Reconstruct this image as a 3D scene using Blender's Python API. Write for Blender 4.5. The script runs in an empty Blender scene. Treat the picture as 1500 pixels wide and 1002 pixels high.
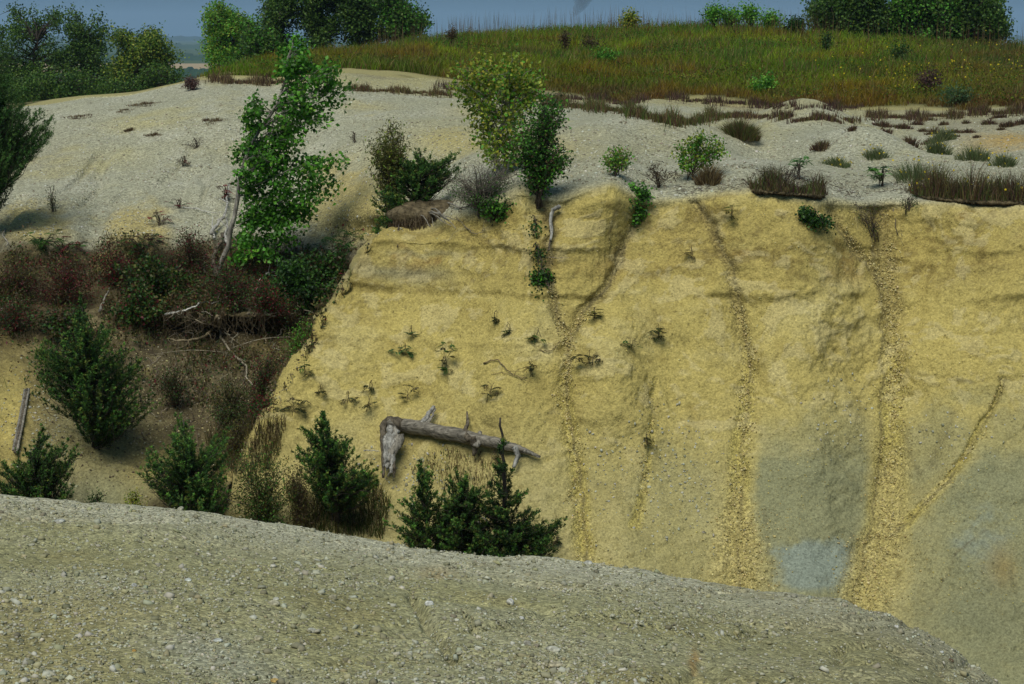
import bpy, math, random
import numpy as np
from mathutils import Vector, Matrix
random.seed(7); rng = np.random.default_rng(7)

# ------------------------------------------------------------ camera, sky, sun, exposure
S = bpy.context.scene
COL = S.collection
W_, H_, F_ = 1500.0, 1002.0, 2917.0          # photo frame in pixels and focal length in the same pixels
PITCH = math.atan((501-47)/F_)
CZ = 40.0                                     # camera height above the datum
cam_d = bpy.data.cameras.new('camera'); cam = bpy.data.objects.new('camera', cam_d); COL.objects.link(cam)
cam_d.sensor_width = 36; cam_d.sensor_fit = 'HORIZONTAL'; cam_d.lens = 36*F_/W_
cam_d.clip_start = 0.2; cam_d.clip_end = 40000
cam.location = (0, 0, CZ); cam.rotation_euler = (math.pi/2-PITCH, 0, 0)
S.camera = cam
SUN_EL, SUN_AZ = math.radians(56), math.radians(198)    # azimuth clockwise from +y (the way the camera looks)
world = bpy.data.worlds.new("World"); S.world = world; world.use_nodes = True
nt = world.node_tree; bg = nt.nodes['Background']
sky = nt.nodes.new('ShaderNodeTexSky'); sky.sky_type = 'NISHITA'; sky.sun_disc = False
sky.sun_elevation = SUN_EL; sky.sun_rotation = SUN_AZ; sky.air_density = 1.3; sky.dust_density = 3.0; sky.ozone_density = 1.6
grey = nt.nodes.new('ShaderNodeMix'); grey.data_type = 'RGBA'; grey.inputs[0].default_value = 0.62
nt.links.new(sky.outputs[0], grey.inputs['A']); grey.inputs['B'].default_value = (1.3, 3.3, 5.3, 1)
nt.links.new(grey.outputs['Result'], bg.inputs[0]); bg.inputs[1].default_value = 0.06
sun_d = bpy.data.lights.new('sun', 'SUN'); sun = bpy.data.objects.new('sun', sun_d); COL.objects.link(sun)
sun_d.energy = 3.6; sun_d.angle = math.radians(38); sun_d.color = (1.0, 0.97, 0.88)
sd = Vector((math.sin(SUN_AZ)*math.cos(SUN_EL), math.cos(SUN_AZ)*math.cos(SUN_EL), math.sin(SUN_EL)))
sun.rotation_euler = sd.to_track_quat('Z', 'Y').to_euler()
S.view_settings.view_transform = 'Standard'; S.view_settings.look = 'None'
S.view_settings.exposure = -0.17; S.view_settings.gamma = 1.0
S.cycles.max_bounces = 6; S.cycles.transparent_max_bounces = 6; S.cycles.volume_bounces = 1

# ------------------------------------------------------------ helpers
cP, sP = math.cos(PITCH), math.sin(PITCH)
def rays(px, py):
    px = np.asarray(px, float); py = np.asarray(py, float)
    xr = (px-W_/2)/F_; yu = (H_/2-py)/F_
    dy = cP+yu*sP; dz = -sP+yu*cP
    return xr/dy, dz/dy                       # x and z travelled per metre of distance
def at(px, py, Y):
    a, b = rays(px, py); Y = np.asarray(Y, float)
    a, b, Y = np.broadcast_arrays(a, b, Y)
    return np.stack([a*Y, Y, CZ+b*Y], -1)
def project(P):
    y = P[..., 1]; z = P[..., 2]-CZ; x = P[..., 0]
    fw = y*cP-z*sP; up = y*sP+z*cP
    return W_/2+F_*x/fw, H_/2-F_*up/fw
def _hash(ix, iy, iz, seed):
    h = (ix.astype(np.uint32)*np.uint32(374761393) + iy.astype(np.uint32)*np.uint32(668265263) +
         iz.astype(np.uint32)*np.uint32(2147483647) + np.uint32((seed*974634777) & 0xffffffff))
    h = (h ^ (h >> np.uint32(13)))*np.uint32(1274126177); h = h ^ (h >> np.uint32(16))
    return (h & np.uint32(0xffffff)).astype(np.float32)/np.float32(0x7fffff)-1
def vnoise(P, scale=1.0, seed=0):
    q = (np.asarray(P, dtype=np.float64)*scale+1000.0+seed*17.3).astype(np.float64)
    i = np.floor(q).astype(np.int64); f = (q-i).astype(np.float32); f = f*f*f*(f*(f*6-15)+10)
    r = 0
    for dx in (0, 1):
        wx = f[..., 0] if dx else 1-f[..., 0]
        for dy in (0, 1):
            wy = f[..., 1] if dy else 1-f[..., 1]
            for dz in (0, 1):
                wz = f[..., 2] if dz else 1-f[..., 2]
                r = r+wx*wy*wz*_hash(i[..., 0]+dx, i[..., 1]+dy, i[..., 2]+dz, seed)
    return r
def fbm(P, scale, octv=4, seed=0, gain=0.5, stretch=(1, 1, 1)):
    P = np.asarray(P)*np.array(stretch); r = 0; a = 1; t = 0
    for k in range(octv):
        r = r+a*vnoise(P, scale*2**k, seed+k*7); t += a; a *= gain
    return r/t
def sstep(a, b, x):
    t = np.clip((x-a)/(b-a), 0, 1); return t*t*(3-2*t)
def lin(pts, x):
    return np.interp(x, [p[0] for p in pts], [p[1] for p in pts])
def unit(v):
    return v/np.maximum(np.linalg.norm(v, axis=-1, keepdims=True), 1e-9)

def mesh_from(name, V, faces, C=None, mat=None, smooth=False):
    """V (n,3); faces list of (m,k) int arrays; C (n,3) surface colours"""
    me = bpy.data.meshes.new(name)
    V = np.asarray(V, np.float32); faces = [np.asarray(f, np.int32) for f in faces if len(f)]
    me.vertices.add(len(V)); me.vertices.foreach_set('co', V.ravel())
    nl = sum(f.size for f in faces); npoly = sum(len(f) for f in faces)
    me.loops.add(nl); me.polygons.add(npoly)
    me.loops.foreach_set('vertex_index', np.concatenate([f.ravel() for f in faces]))
    tot = np.concatenate([np.full(len(f), f.shape[1], np.int32) for f in faces])
    me.polygons.foreach_set('loop_start', np.concatenate([[0], np.cumsum(tot)[:-1]]).astype(np.int32))
    if smooth: me.polygons.foreach_set('use_smooth', np.ones(npoly, bool))
    if C is not None:
        at_ = me.color_attributes.new('Col', 'FLOAT_COLOR', 'POINT')
        c4 = np.ones((len(V), 4), np.float32); c4[:, :C.shape[1]] = C; at_.data.foreach_set('color', c4.ravel())
    me.update(calc_edges=True)
    if mat: me.materials.append(mat)
    return me

class MB:
    def __init__(s): s.V, s.F, s.C, s.n = [], [], [], 0
    def add(s, V, F, C):
        V = np.asarray(V, float).reshape(-1, 3); C = np.asarray(C, float)
        if C.ndim == 1: C = np.tile(C, (len(V), 1))
        s.V.append(V); s.C.append(C)
        for f in (F if isinstance(F, list) else [F]): s.F.append(np.asarray(f)+s.n)
        s.n += len(V)
    def build(s, name, mat, parent=None, smooth=False):
        if not s.n: return None
        V = np.concatenate(s.V)
        loc = np.zeros(3)
        o = bpy.data.objects.new(name, None) if False else None
        if parent is not None: V = V-np.array(parent.location)
        me = mesh_from(name, V, s.F, np.concatenate(s.C), mat, smooth)
        o = bpy.data.objects.new(name, me); COL.objects.link(o)
        if parent is not None: o.parent = parent
        return o
def tag(o, label=None, cat=None, group=None, kind=None):
    if label: o['label'] = label
    if cat: o['category'] = cat
    if group: o['group'] = group
    if kind: o['kind'] = kind
    return o
def empty(name, loc, label, cat, group=None):
    o = bpy.data.objects.new(name, None); COL.objects.link(o); o.location = [float(v) for v in loc]
    o.empty_display_size = 0.2
    return tag(o, label, cat, group)
def single(mb, name, mat, label, cat, group=None, kind=None, smooth=False):
    V = np.concatenate(mb.V); c = np.array([V[:, 0].mean(), V[:, 1].mean(), V[:, 2].min()])
    me = mesh_from(name, V-c, mb.F, np.concatenate(mb.C), mat, smooth)
    o = bpy.data.objects.new(name, me); COL.objects.link(o); o.location = c
    return tag(o, label, cat, group, kind)

def tube(mb, path, rad, sides=6, col=(.1, .08, .06), rough=0.0, cap=True):
    path = np.asarray(path, float); n = len(path); rad = np.broadcast_to(np.asarray(rad, float), (n,))
    t = unit(np.gradient(path, axis=0)); ref = np.array([0.13, 0.95, 0.27])
    if abs(t.mean(0)@ref) > 0.8*np.linalg.norm(t.mean(0)): ref = np.array([0.9, 0.1, 0.35])
    a = unit(np.cross(t, ref)); b = np.cross(t, a)
    th = np.linspace(0, 2*math.pi, sides, endpoint=False)
    r = rad[:, None]*(1+rough*rng.uniform(-1, 1, (n, sides)))
    if rough: r = r*(1+rough*1.3*np.sin(th*3+rng.uniform(0, 6))[None, :])
    V = path[:, None, :]+r[..., None]*(np.cos(th)[None, :, None]*a[:, None, :]+np.sin(th)[None, :, None]*b[:, None, :])
    i = np.arange(n-1)[:, None]*sides; j = np.arange(sides)[None, :]; k = (j+1) % sides
    F = np.stack([i+j, i+k, i+sides+k, i+sides+j], -1).reshape(-1, 4)
    Fs = [F]
    if cap: Fs += [np.arange(sides)[None, ::-1], (np.arange(sides)+(n-1)*sides)[None, :]]
    C = np.asarray(col, float)
    if C.ndim == 1: C = C[None, None, :]*(1+rng.uniform(-.18, .18, (n, sides, 1)))
    mb.add(V.reshape(-1, 3), Fs, C.reshape(-1, 3))
def curve(pts, n=10, wob=0.0):
    pts = np.asarray(pts, float); d = np.concatenate([[0], np.cumsum(np.linalg.norm(np.diff(pts, axis=0), axis=1))])
    if len(pts) > 2:      # Catmull-Rom
        out = []; P = np.vstack([2*pts[0]-pts[1], pts, 2*pts[-1]-pts[-2]])
        tt = np.linspace(0, len(pts)-1-1e-6, n)
        for t in tt:
            k = int(t); f = t-k; p0, p1, p2, p3 = P[k:k+4]
            out.append(.5*((2*p1)+(-p0+p2)*f+(2*p0-5*p1+4*p2-p3)*f*f+(-p0+3*p1-3*p2+p3)*f**3))
        out = np.array(out)
    else:
        t = np.linspace(0, 1, n)[:, None]; out = pts[0]*(1-t)+pts[-1]*t
    if wob: out[1:-1] += rng.normal(0, wob, (len(out)-2, 3))
    return out
def cards(mb, c, ax, nrm, L, Wd, col, fold=0.25, shape='leaf'):
    """leaf blades: c base points, ax length direction, nrm approximate normal"""
    n = len(c); ax = unit(ax); s = unit(np.cross(ax, nrm)); nn = np.cross(s, ax)
    L = np.broadcast_to(L, (n,))[:, None]; Wd = np.broadcast_to(Wd, (n,))[:, None]
    m = c+ax*L*.4
    v = np.stack([c, m+s*Wd*.5+nn*Wd*fold, c+ax*L, m-s*Wd*.5+nn*Wd*fold], 1)
    i = np.arange(n)[:, None]*4
    F = np.concatenate([i+np.array([[0, 1, 2]]), i+np.array([[0, 2, 3]])])
    mb.add(v.reshape(-1, 3), F, np.repeat(np.broadcast_to(col, (n, 3)), 4, 0))
def blades(mb, base, tip, w, col, bend=None):
    """grass blades standing from base to tip"""
    n = len(base); side = rng.normal(size=(n, 3)); side[:, 2] = 0; side = unit(side)*np.broadcast_to(w, (n,))[:, None]*.5
    mid = (base+tip)*.5+(tip-base)*np.array([-.12, -.12, .1])
    v = np.stack([base-side, base+side, mid+side*.8, tip, mid-side*.8], 1)
    i = np.arange(n)[:, None]*5
    mb.add(v.reshape(-1, 3), [i+np.array([[0, 1, 2, 4]]), i+np.array([[4, 2, 3]])], np.repeat(np.broadcast_to(col, (n, 3)), 5, 0))
def pick(pal, n, jit=.15, w=None):
    pal = np.asarray(pal, float); k = rng.choice(len(pal), n, p=w)
    return np.clip(pal[k]*(1+rng.uniform(-jit, jit, (n, 1)))*(1+rng.uniform(-.05, .05, (n, 3))), 0, 1)

# ------------------------------------------------------------ materials
def new_mat(name):
    m = bpy.data.materials.new(name); m.use_nodes = True; t = m.node_tree
    b = t.nodes['Principled BSDF']; return m, t, b
def N(t, typ, **kw):
    n = t.nodes.new(typ)
    for k, v in kw.items():
        if k.startswith('_'): setattr(n, k[1:], v)
        else: n.inputs[k].default_value = v
    return n
def ground_mat(name, speck, cell, bump=0.03, vstretch=1.0, grain=30., rough=.95, fleck=0):
    """surface colour attribute, broken up by stones (alpha of the attribute = how stony) and grain"""
    m, t, b = new_mat(name); L = t.links.new
    b.inputs['Roughness'].default_value = rough; b.inputs['Specular IOR Level'].default_value = 0.15
    a = N(t, 'ShaderNodeAttribute', _attribute_name='Col'); g = N(t, 'ShaderNodeAttribute', _attribute_name='Stony')
    tc = N(t, 'ShaderNodeTexCoord'); mp = N(t, 'ShaderNodeMapping'); mp.inputs['Scale'].default_value = (1, 1, vstretch)
    L(tc.outputs['Object'], mp.inputs[0])
    nz = N(t, 'ShaderNodeTexNoise', Scale=3.0, Detail=3.0); L(mp.outputs[0], nz.inputs['Vector'])
    wr = N(t, 'ShaderNodeMix', _data_type='RGBA', _blend_type='ADD'); wr.inputs[0].default_value = .03
    L(mp.outputs[0], wr.inputs['A']); L(nz.outputs['Color'], wr.inputs['B'])
    vo = N(t, 'ShaderNodeTexVoronoi', Scale=cell, Randomness=1.0); L(wr.outputs['Result'], vo.inputs['Vector'])
    v2 = N(t, 'ShaderNodeTexVoronoi', Scale=cell*2.3, Randomness=1.0); L(wr.outputs['Result'], v2.inputs['Vector'])
    sep = N(t, 'ShaderNodeSeparateColor'); L(vo.outputs['Color'], sep.inputs[0])
    sp2 = N(t, 'ShaderNodeSeparateColor'); L(v2.outputs['Color'], sp2.inputs[0])
    r1 = N(t, 'ShaderNodeMapRange'); L(sep.outputs[0], r1.inputs['Value']); r1.inputs['To Min'].default_value = 1-speck; r1.inputs['To Max'].default_value = 1+speck
    r2 = N(t, 'ShaderNodeMapRange'); L(sp2.outputs[0], r2.inputs['Value']); r2.inputs['To Min'].default_value = 1-speck*.8; r2.inputs['To Max'].default_value = 1+speck*.8
    mu = N(t, 'ShaderNodeMath', _operation='MULTIPLY'); L(r1.outputs[0], mu.inputs[0]); L(r2.outputs[0], mu.inputs[1])
    one = N(t, 'ShaderNodeMix', _data_type='FLOAT'); one.inputs['A'].default_value = 1.0
    L(g.outputs['Fac'], one.inputs[0]); L(mu.outputs[0], one.inputs['B'])
    gr = N(t, 'ShaderNodeTexNoise', Scale=grain, Detail=6.0, Roughness=.7); L(mp.outputs[0], gr.inputs['Vector'])
    r3 = N(t, 'ShaderNodeMapRange'); L(gr.outputs['Fac'], r3.inputs['Value'])
    r3.inputs['From Min'].default_value = .3; r3.inputs['From Max'].default_value = .7; r3.inputs['To Min'].default_value = .62; r3.inputs['To Max'].default_value = 1.32
    m2 = N(t, 'ShaderNodeMath', _operation='MULTIPLY'); L(one.outputs[0], m2.inputs[0]); L(r3.outputs[0], m2.inputs[1])
    vm = N(t, 'ShaderNodeVectorMath', _operation='SCALE'); L(a.outputs['Color'], vm.inputs[0]); L(m2.outputs[0], vm.inputs['Scale'])
    if fleck:
        fz = N(t, 'ShaderNodeTexNoise', Scale=20.0, Detail=8.0, Roughness=.8); fm = N(t, 'ShaderNodeMapping'); fm.inputs['Scale'].default_value = (1, 1, .8); L(tc.outputs['Object'], fm.inputs[0]); L(fm.outputs[0], fz.inputs['Vector'])
        fr = N(t, 'ShaderNodeMapRange'); L(fz.outputs['Fac'], fr.inputs['Value']); fr.inputs['From Min'].default_value = .55; fr.inputs['From Max'].default_value = .68; fr.inputs['To Min'].default_value = 1.0; fr.inputs['To Max'].default_value = 1-fleck
        m3 = N(t, 'ShaderNodeMath', _operation='MULTIPLY'); L(m2.outputs[0], m3.inputs[0]); L(fr.outputs[0], m3.inputs[1]); L(m3.outputs[0], vm.inputs['Scale'])
    L(vm.outputs[0], b.inputs['Base Color'])
    inv = N(t, 'ShaderNodeMath', _operation='MULTIPLY'); L(vo.outputs['Distance'], inv.inputs[0]); L(g.outputs['Fac'], inv.inputs[1])
    b1 = N(t, 'ShaderNodeBump', Strength=.8, Distance=bump*.8); L(inv.outputs[0], b1.inputs['Height']); b1.invert = True
    b2 = N(t, 'ShaderNodeBump', Strength=.9, Distance=bump); L(gr.outputs['Fac'], b2.inputs['Height']); L(b1.outputs[0], b2.inputs['Normal'])
    L(b2.outputs[0], b.inputs['Normal'])
    return m
M_cliff = ground_mat('clay_cliff', .30, 30, .026, 1.0, 34., fleck=.7)
M_mound = ground_mat('gravel_mound', .40, 45, .012, 1.0, 60.)
def attr_mat(name, rough=.7, transl=0.0, bump=None, spec=.3):
    m, t, b = new_mat(name); L = t.links.new
    a = N(t, 'ShaderNodeAttribute', _attribute_name='Col'); L(a.outputs['Color'], b.inputs['Base Color'])
    b.inputs['Roughness'].default_value = rough; b.inputs['Specular IOR Level'].default_value = spec
    if transl:
        tr = N(t, 'ShaderNodeBsdfTranslucent'); L(a.outputs['Color'], tr.inputs[0])
        mx = N(t, 'ShaderNodeMixShader'); mx.inputs[0].default_value = transl
        L(b.outputs[0], mx.inputs[1]); L(tr.outputs[0], mx.inputs[2]); L(mx.outputs[0], t.nodes['Material Output'].inputs[0])
    if bump:
        tc = N(t, 'ShaderNodeTexCoord'); mp = N(t, 'ShaderNodeMapping'); mp.inputs['Scale'].default_value = bump[1]
        L(tc.outputs['Object'], mp.inputs[0])
        nz = N(t, 'ShaderNodeTexNoise', Scale=bump[0], Detail=6.0, Roughness=.65); L(mp.outputs[0], nz.inputs['Vector'])
        bb = N(t, 'ShaderNodeBump', Strength=1.0, Distance=bump[2]); L(nz.outputs['Fac'], bb.inputs['Height']); L(bb.outputs[0], b.inputs['Normal'])
        r = N(t, 'ShaderNodeMapRange'); L(nz.outputs['Fac'], r.inputs['Value'])
        r.inputs['From Min'].default_value = .35; r.inputs['From Max'].default_value = .65; r.inputs['To Min'].default_value = .35; r.inputs['To Max'].default_value = 1.35
        vm = N(t, 'ShaderNodeVectorMath', _operation='SCALE'); L(a.outputs['Color'], vm.inputs[0]); L(r.outputs[0], vm.inputs['Scale'])
        L(vm.outputs[0], b.inputs['Base Color'])
    return m
M_leaf = attr_mat('leaves', .5, .38); M_needle = attr_mat('juniper_scales', .7, .15); M_grass = attr_mat('grass_blades', .8, .3, spec=.1)
M_bark = attr_mat('bark', .9, 0, (18, (1, 1, .35), .02), .1)
M_wood = attr_mat('weathered_wood', .9, 0, (26, (.22, 1, 1), .03), .1)
M_wood2 = attr_mat('weathered_wood_upright', .9, 0, (26, (1, 1, .2), .03), .1)
M_stone = attr_mat('stone', .9, 0, (30, (1, 1, 1), .01), .2)
M_chip = attr_mat('stone_chips', .9, 0, None, .15)
M_soil = attr_mat('soil', 1., 0, (14, (1, 1, 1), .04), .05)

# ------------------------------------------------------------ terrain: the hillside with its cliff, plateau and grass hill
EDGE = [(0, 640), (325, 600), (345, 572), (385, 531), (420, 514), (465, 489), (488, 471), (510, 467), (540, 441), (570, 424), (600, 400), (640, 380), (690, 355), (760, 320), (860, 300), (1130, 260)]   # (py, px) of the spur's left edge
FOOT = [(-260, 172), (-60, 165), (0, 160), (70, 153), (130, 142), (190, 139), (240, 128), (290, 119), (330, 114), (400, 119), (450, 112), (510, 107), (580, 112), (660, 120), (760, 133), (850, 140), (900, 150), (950, 143), (1040, 150), (1100, 156), (1200, 158), (1300, 163), (1400, 163), (1500, 158), (1760, 156)]
CREST = [(-260, 182), (240, 134), (280, 118), (310, 106), (400, 92), (480, 82), (560, 74), (640, 58), (700, 52), (800, 46), (900, 40), (1000, 37), (1100, 38), (1200, 50), (1300, 58), (1400, 64), (1500, 70), (1760, 80)]
RIM = [(590, 322), (640, 318), (700, 306), (735, 286), (765, 268), (810, 284), (850, 272), (900, 263), (945, 292), (1000, 288), (1100, 278), (1200, 290), (1260, 294), (1300, 286), (1350, 288), (1500, 298), (1760, 310)]
def slin(pts, x, w=22):
    o = np.linspace(-1.6, 1.6, 19); k = np.exp(-o*o); k /= k.sum()
    return sum(lin(pts, x+a*w)*b for a, b in zip(o, k))
def inv_lerp(knots_v, knots_y, v):         # planar pieces: 1/Y is linear in the picture
    return 1/np.interp(v, knots_v, 1/np.array(knots_y))
def depth_right(U, V):
    r = slin(RIM, U, 14); ft = slin(FOOT, U, 14)
    yr = slin([(590, 27.6), (700, 27.2), (765, 26.4), (830, 26.9), (900, 26.3), (950, 27.2), (1100, 26.9), (1200, 26.6), (1290, 27.8), (1400, 27.0), (1500, 26.9), (1760, 26.6)], U, 60)
    yf = slin([(590, 50), (900, 50), (1200, 46), (1500, 43), (1760, 41)], U, 80)
    w = np.clip((r-V)/(r-ft), 0, 1)
    w = w-0.10*np.sin(np.pi*w)             # slight swell behind the rim
    up = 1/((1-w)/yr+w/yf)
    u = np.clip((V-r)/(1120-r), 0, 1)
    dn = yr-(yr-slin([(590, 21.6), (1200, 21.4), (1760, 20.4)], U, 80))*(0.62*u**1.0+0.38*u**1.7)-.12*sstep(0, .03, u)
    return np.where(V < r, up, dn)
def depth_left(U, V):
    ft = lin(FOOT, U)
    kv = [-.05, 0, .1, .28, .50, .74, .80, .862, .885, 1.0, 1.14, 1.42, 2.2]      # fraction between the crest (0) and py 520 (1)
    ky = [50, 46, 42, 38.5, 34.5, 32.0, 31.4, 30.4, 30.2, 28.9, 27.6, 25.4, 21.5]
    t = (V-ft)/(520-ft)
    y = inv_lerp(kv, ky, t)
    return y
def g2(U, V, cx, cy, rx, ry): return np.exp(-((U-cx)/rx)**2-((V-cy)/ry)**2)
def pdist(U, V, pts):
    """distance in picture pixels to a polyline, and position along it 0..1"""
    best = np.full(U.shape, 1e9); tt = np.zeros(U.shape); n = len(pts)-1
    for i in range(n):
        (x0, y0), (x1, y1) = pts[i][:2], pts[i+1][:2]
        dx, dy = x1-x0, y1-y0; t = np.clip(((U-x0)*dx+(V-y0)*dy)/(dx*dx+dy*dy), 0, 1)
        d = np.hypot(U-x0-t*dx, V-y0-t*dy); m = d < best
        best = np.where(m, d, best); tt = np.where(m, (i+t)/n, tt)
    return best, tt
R1 = [(940, 300), (925, 350), (915, 385), (882, 430), (848, 470), (830, 510), (828, 560), (836, 620), (842, 700), (852, 760), (862, 840)]
R2 = [(1018, 290), (1052, 340), (1070, 400), (1086, 460), (1098, 540), (1096, 600), (1082, 680), (1080, 740), (1090, 900)]
R3 = [(1288, 292), (1306, 345), (1298, 400), (1310, 460), (1313, 520), (1311, 570), (1308, 630), (1303, 700), (1298, 760), (1284, 830), (1262, 900)]
R3b = [(1225, 300), (1248, 350), (1272, 385), (1300, 425)]
R4 = [(1470, 560), (1450, 610), (1420, 660), (1380, 710), (1335, 752), (1305, 790)]
R5 = [(800, 285), (812, 340), (798, 400), (816, 470), (835, 500)]
R6 = [(958, 560), (948, 640), (944, 700), (930, 780)]
R7 = [(1118, 745), (1132, 800), (1132, 860)]
R8 = [(1262, 755), (1256, 800), (1235, 860)]
R9 = [(1462, 760), (1400, 810), (1370, 860), (1355, 900)]
R10 = [(1345, 548), (1400, 557), (1500, 560)]
NX, DPY, VB = 1000, 2.1, 1120.0
pxs_L = np.linspace(-260, 1, 2)             # placeholder
nl, nw = 400, 14
rowsA = np.arange(VB, 0, -DPY)
def build_rows():
    """returns U,V,Y,(weight of wall) arrays with shape (rows, cols)"""
    sL = np.linspace(0, 1, nl); sW = np.linspace(1/nw, 1, nw); sR = np.linspace(0, 1, NX-nl-nw+2)[1:-1]
    # section A: bottom to foot line
    nA = 500
    tA = np.linspace(0, 1, nA)
    # columns: parameter s in [-1,0] left of the edge, wall 0..1, right 1..2
    U = np.zeros((nA, nl+nw+len(sR))); V = np.zeros_like(U)
    e = None
    Vn = VB+(130-VB)*tA                    # nominal row heights
    e = np.interp(Vn, [p[0] for p in EDGE], [p[1] for p in EDGE])
    e = e+6*fbm(np.stack([Vn, Vn*0, Vn*0], -1), .05, 3, 5)*sstep(330, 360, Vn)
    U[:, :nl] = -520+(e[:, None]+520)*(1-(1-sL[None, :])**1.35)
    U[:, nl:nl+nw] = e[:, None]+5.0*sW[None, :]*np.where(Vn < 330, 1, -.35)[:, None]*0+e[:, None]*0+(0.6+42*sstep(350, 290, Vn)[:, None])*sW[None, :]
    e2 = U[:, nl+nw-1]
    U[:, nl+nw:] = e2[:, None]+(1760-e2[:, None])*sR[None, :]
    for _ in range(2):
        ft = slin(FOOT, U, 10); V = VB+(ft-VB)*tA[:, None]
    side = np.zeros(U.shape); side[:, nl:nl+nw] = sW[None, :]; side[:, nl+nw:] = 1
    b_s = sstep(430, 700, U); k = sstep(300, 352, V)
    b = b_s*(1-k)+side*k
    YL = sum(depth_left(U, V+d) for d in (-9, -4, 0, 4, 9))/5
    YR = sum(depth_right(U, V+d) for d in (-5, 0, 5))/3
    # hollow below the vegetated ledge on the left
    qn = 9*fbm(np.stack([U, V*.2, U*0], -1), .045, 3, 8)
    YL = YL+.7*np.exp(-((U-330)/100.)**4)*sstep(462, 480, V+qn)*(1-sstep(505, 560, V))+.35*np.exp(-((U-120)/130.)**4)*sstep(478, 500, V)*(1-sstep(520, 560, V))
    YL = YL-.5*np.exp(-((U-345)/120.)**4)*np.exp(-((V-452)/18.)**2)
    YL = YL+.9*np.exp(-((U-470)/60.)**2)*sstep(380, 480, V)*(1-sstep(620, 720, V))        # the draw beside the spur
    YL = YL-.7*g2(U, V, 60, 330, 70, 60)-.5*g2(U, V, 195, 330, 45, 45)+.25*g2(U, V, 135, 300, 18, 70)
    YL = YL-1.7*g2(U, V, 575, 352, 75, 42)
    Y = YL*(1-b)+YR*b
    return U, V, Y, side, b, nA
U, V, Y, side, bR, nA = build_rows()
# section B: foot to hill crest (hidden drop where there is no hill), section C: the far side going down to the plain
nB = 46
cU = U[-1]; ft = slin(FOOT, cU, 10); cr = slin(CREST, cU, 25); yf = Y[-1]
yc = lin([(-260, 50), (240, 50), (300, 54), (500, 66), (800, 76), (1000, 78), (1300, 70), (1760, 62)], cU)
Ub = np.tile(cU, (nB, 1)); tB = np.linspace(0, 1, nB+1)[1:, None]
vB = ft+(cr-ft)*tB
# keep the slope convex: distances as planes between foot and crest
shape = tB**1.15
Yb = 1/((1-shape)/yf+shape/yc)
U = np.vstack([U, Ub]); V = np.vstack([V, vB]); Y = np.vstack([Y, Yb]); side = np.vstack([side, np.tile(side[-1], (nB, 1))]); bR = np.vstack([bR, np.tile(bR[-1], (nB, 1))])
P = at(U, V, Y)
nC = 26
tC = np.linspace(0, 1, nC+1)[1:, None]
yl = P[-1, :, 1]; zl = P[-1, :, 2]
Yc = yl+(420-yl)*tC**2.2
Zc = zl-.08*(np.minimum(Yc, 175)-yl)
Zc = Zc+(-1.0-Zc)*sstep(175, 400, Yc)
Xc = P[-1, :, 0]/yl*Yc
P = np.concatenate([P, np.stack([Xc, Yc, Zc], -1)], 0)
NR, NCOL = P.shape[:2]
def grid_normals(P):
    du = np.gradient(P, axis=1); dv = np.gradient(P, axis=0); n = unit(np.cross(du, dv))
    return n*np.where(n[..., 2:3] < 0, -1, 1) if False else n
nAB = nA+nB
Uf = np.vstack([U, np.tile(U[-1], (nC, 1))]); Vf = np.vstack([V, np.tile(V[-1], (nC, 1))])
isA = np.zeros((NR, NCOL)); isA[:nA] = 1
r_ = lin(RIM, Uf)
cliff = sstep(-6, 14, Vf-r_)*np.where(np.arange(NR)[:, None] < nA, 1, 0)*np.vstack([bR, np.tile(bR[-1], (nC, 1))])
wallm = np.zeros((NR, NCOL)); wallm[:, nl:nl+nw] = 1
leftlow = (1-np.vstack([bR, np.tile(bR[-1], (nC, 1))]))*isA*sstep(300, 360, Vf)
# low swells on the plateau
def swell(cx, cy, rx, ry, h):
    c = at(cx, cy, float(depth_right(np.array(float(cx)), np.array(float(cy)))))
    sx = rx/F_*c[1]; y0 = float(depth_right(np.array(float(cx)), np.array(float(cy-ry)))); y1 = float(depth_right(np.array(float(cx)), np.array(float(cy+ry)))); sy = abs(y0-y1)/2
    P[..., 2] += h*np.exp(-((P[..., 0]-c[0])/sx)**2-((P[..., 1]-c[1])/sy)**2)*isA*(1-cliff)
swell(960, 205, 120, 14, .38); swell(1180, 182, 70, 10, .55); swell(1260, 222, 80, 9, .45); swell(1050, 262, 140, 12, .14); swell(1120, 215, 60, 8, -.40); swell(1400, 215, 80, 8, -.2); swell(640, 225, 60, 12, -.2); swell(560, 180, 90, 10, .15)
swell(850, 205, 60, 10, .1); swell(1330, 205, 60, 12, -.15); swell(700, 225, 60, 14, .12)
Nn = grid_normals(P)
# runnels on the cliff
wU = Uf+13*fbm(P, 1.3, 4, 31, .6); wV = Vf+13*fbm(P, 1.3, 4, 37, .6)
broadc = np.zeros((NR, NCOL)); carve = np.zeros((NR, NCOL)); run_mask = np.zeros((NR, NCOL)); crack = np.zeros((NR, NCOL))
for pts, w0, w1, dep, broad, bd in ((R1, 6, 13, .12, 62, .75), (R2, 6, 16, .10, 52, .36), (R3, 11, 24, .16, 66, .45), (R3b, 8, 8, .12, 30, .3),
                                    (R4, 4, 8, .08, 26, .12), (R5, 7, 6, .10, 36, .28), (R6, 4, 7, .04, 20, .04)):
    d, t = pdist(wU, wV, pts); w = w0+(w1-w0)*t
    end = sstep(0, .04, t)
    ends = sstep(-40, 30, Vf-pts[0][1])*(1-sstep(pts[-1][1]-10, pts[-1][1]+70, Vf)*(pts[-1][1] < 800))
    carve = np.maximum(carve, dep*np.exp(-(d/w)**2)*ends); broadc = np.maximum(broadc, bd*np.exp(-np.sqrt((d/broad)**2+.06)*1.6)*(1-.6*t)*ends)
    run_mask = np.maximum(run_mask, np.exp(-(d/(w*1.15))**4)*(1-.2*end*0))
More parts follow.
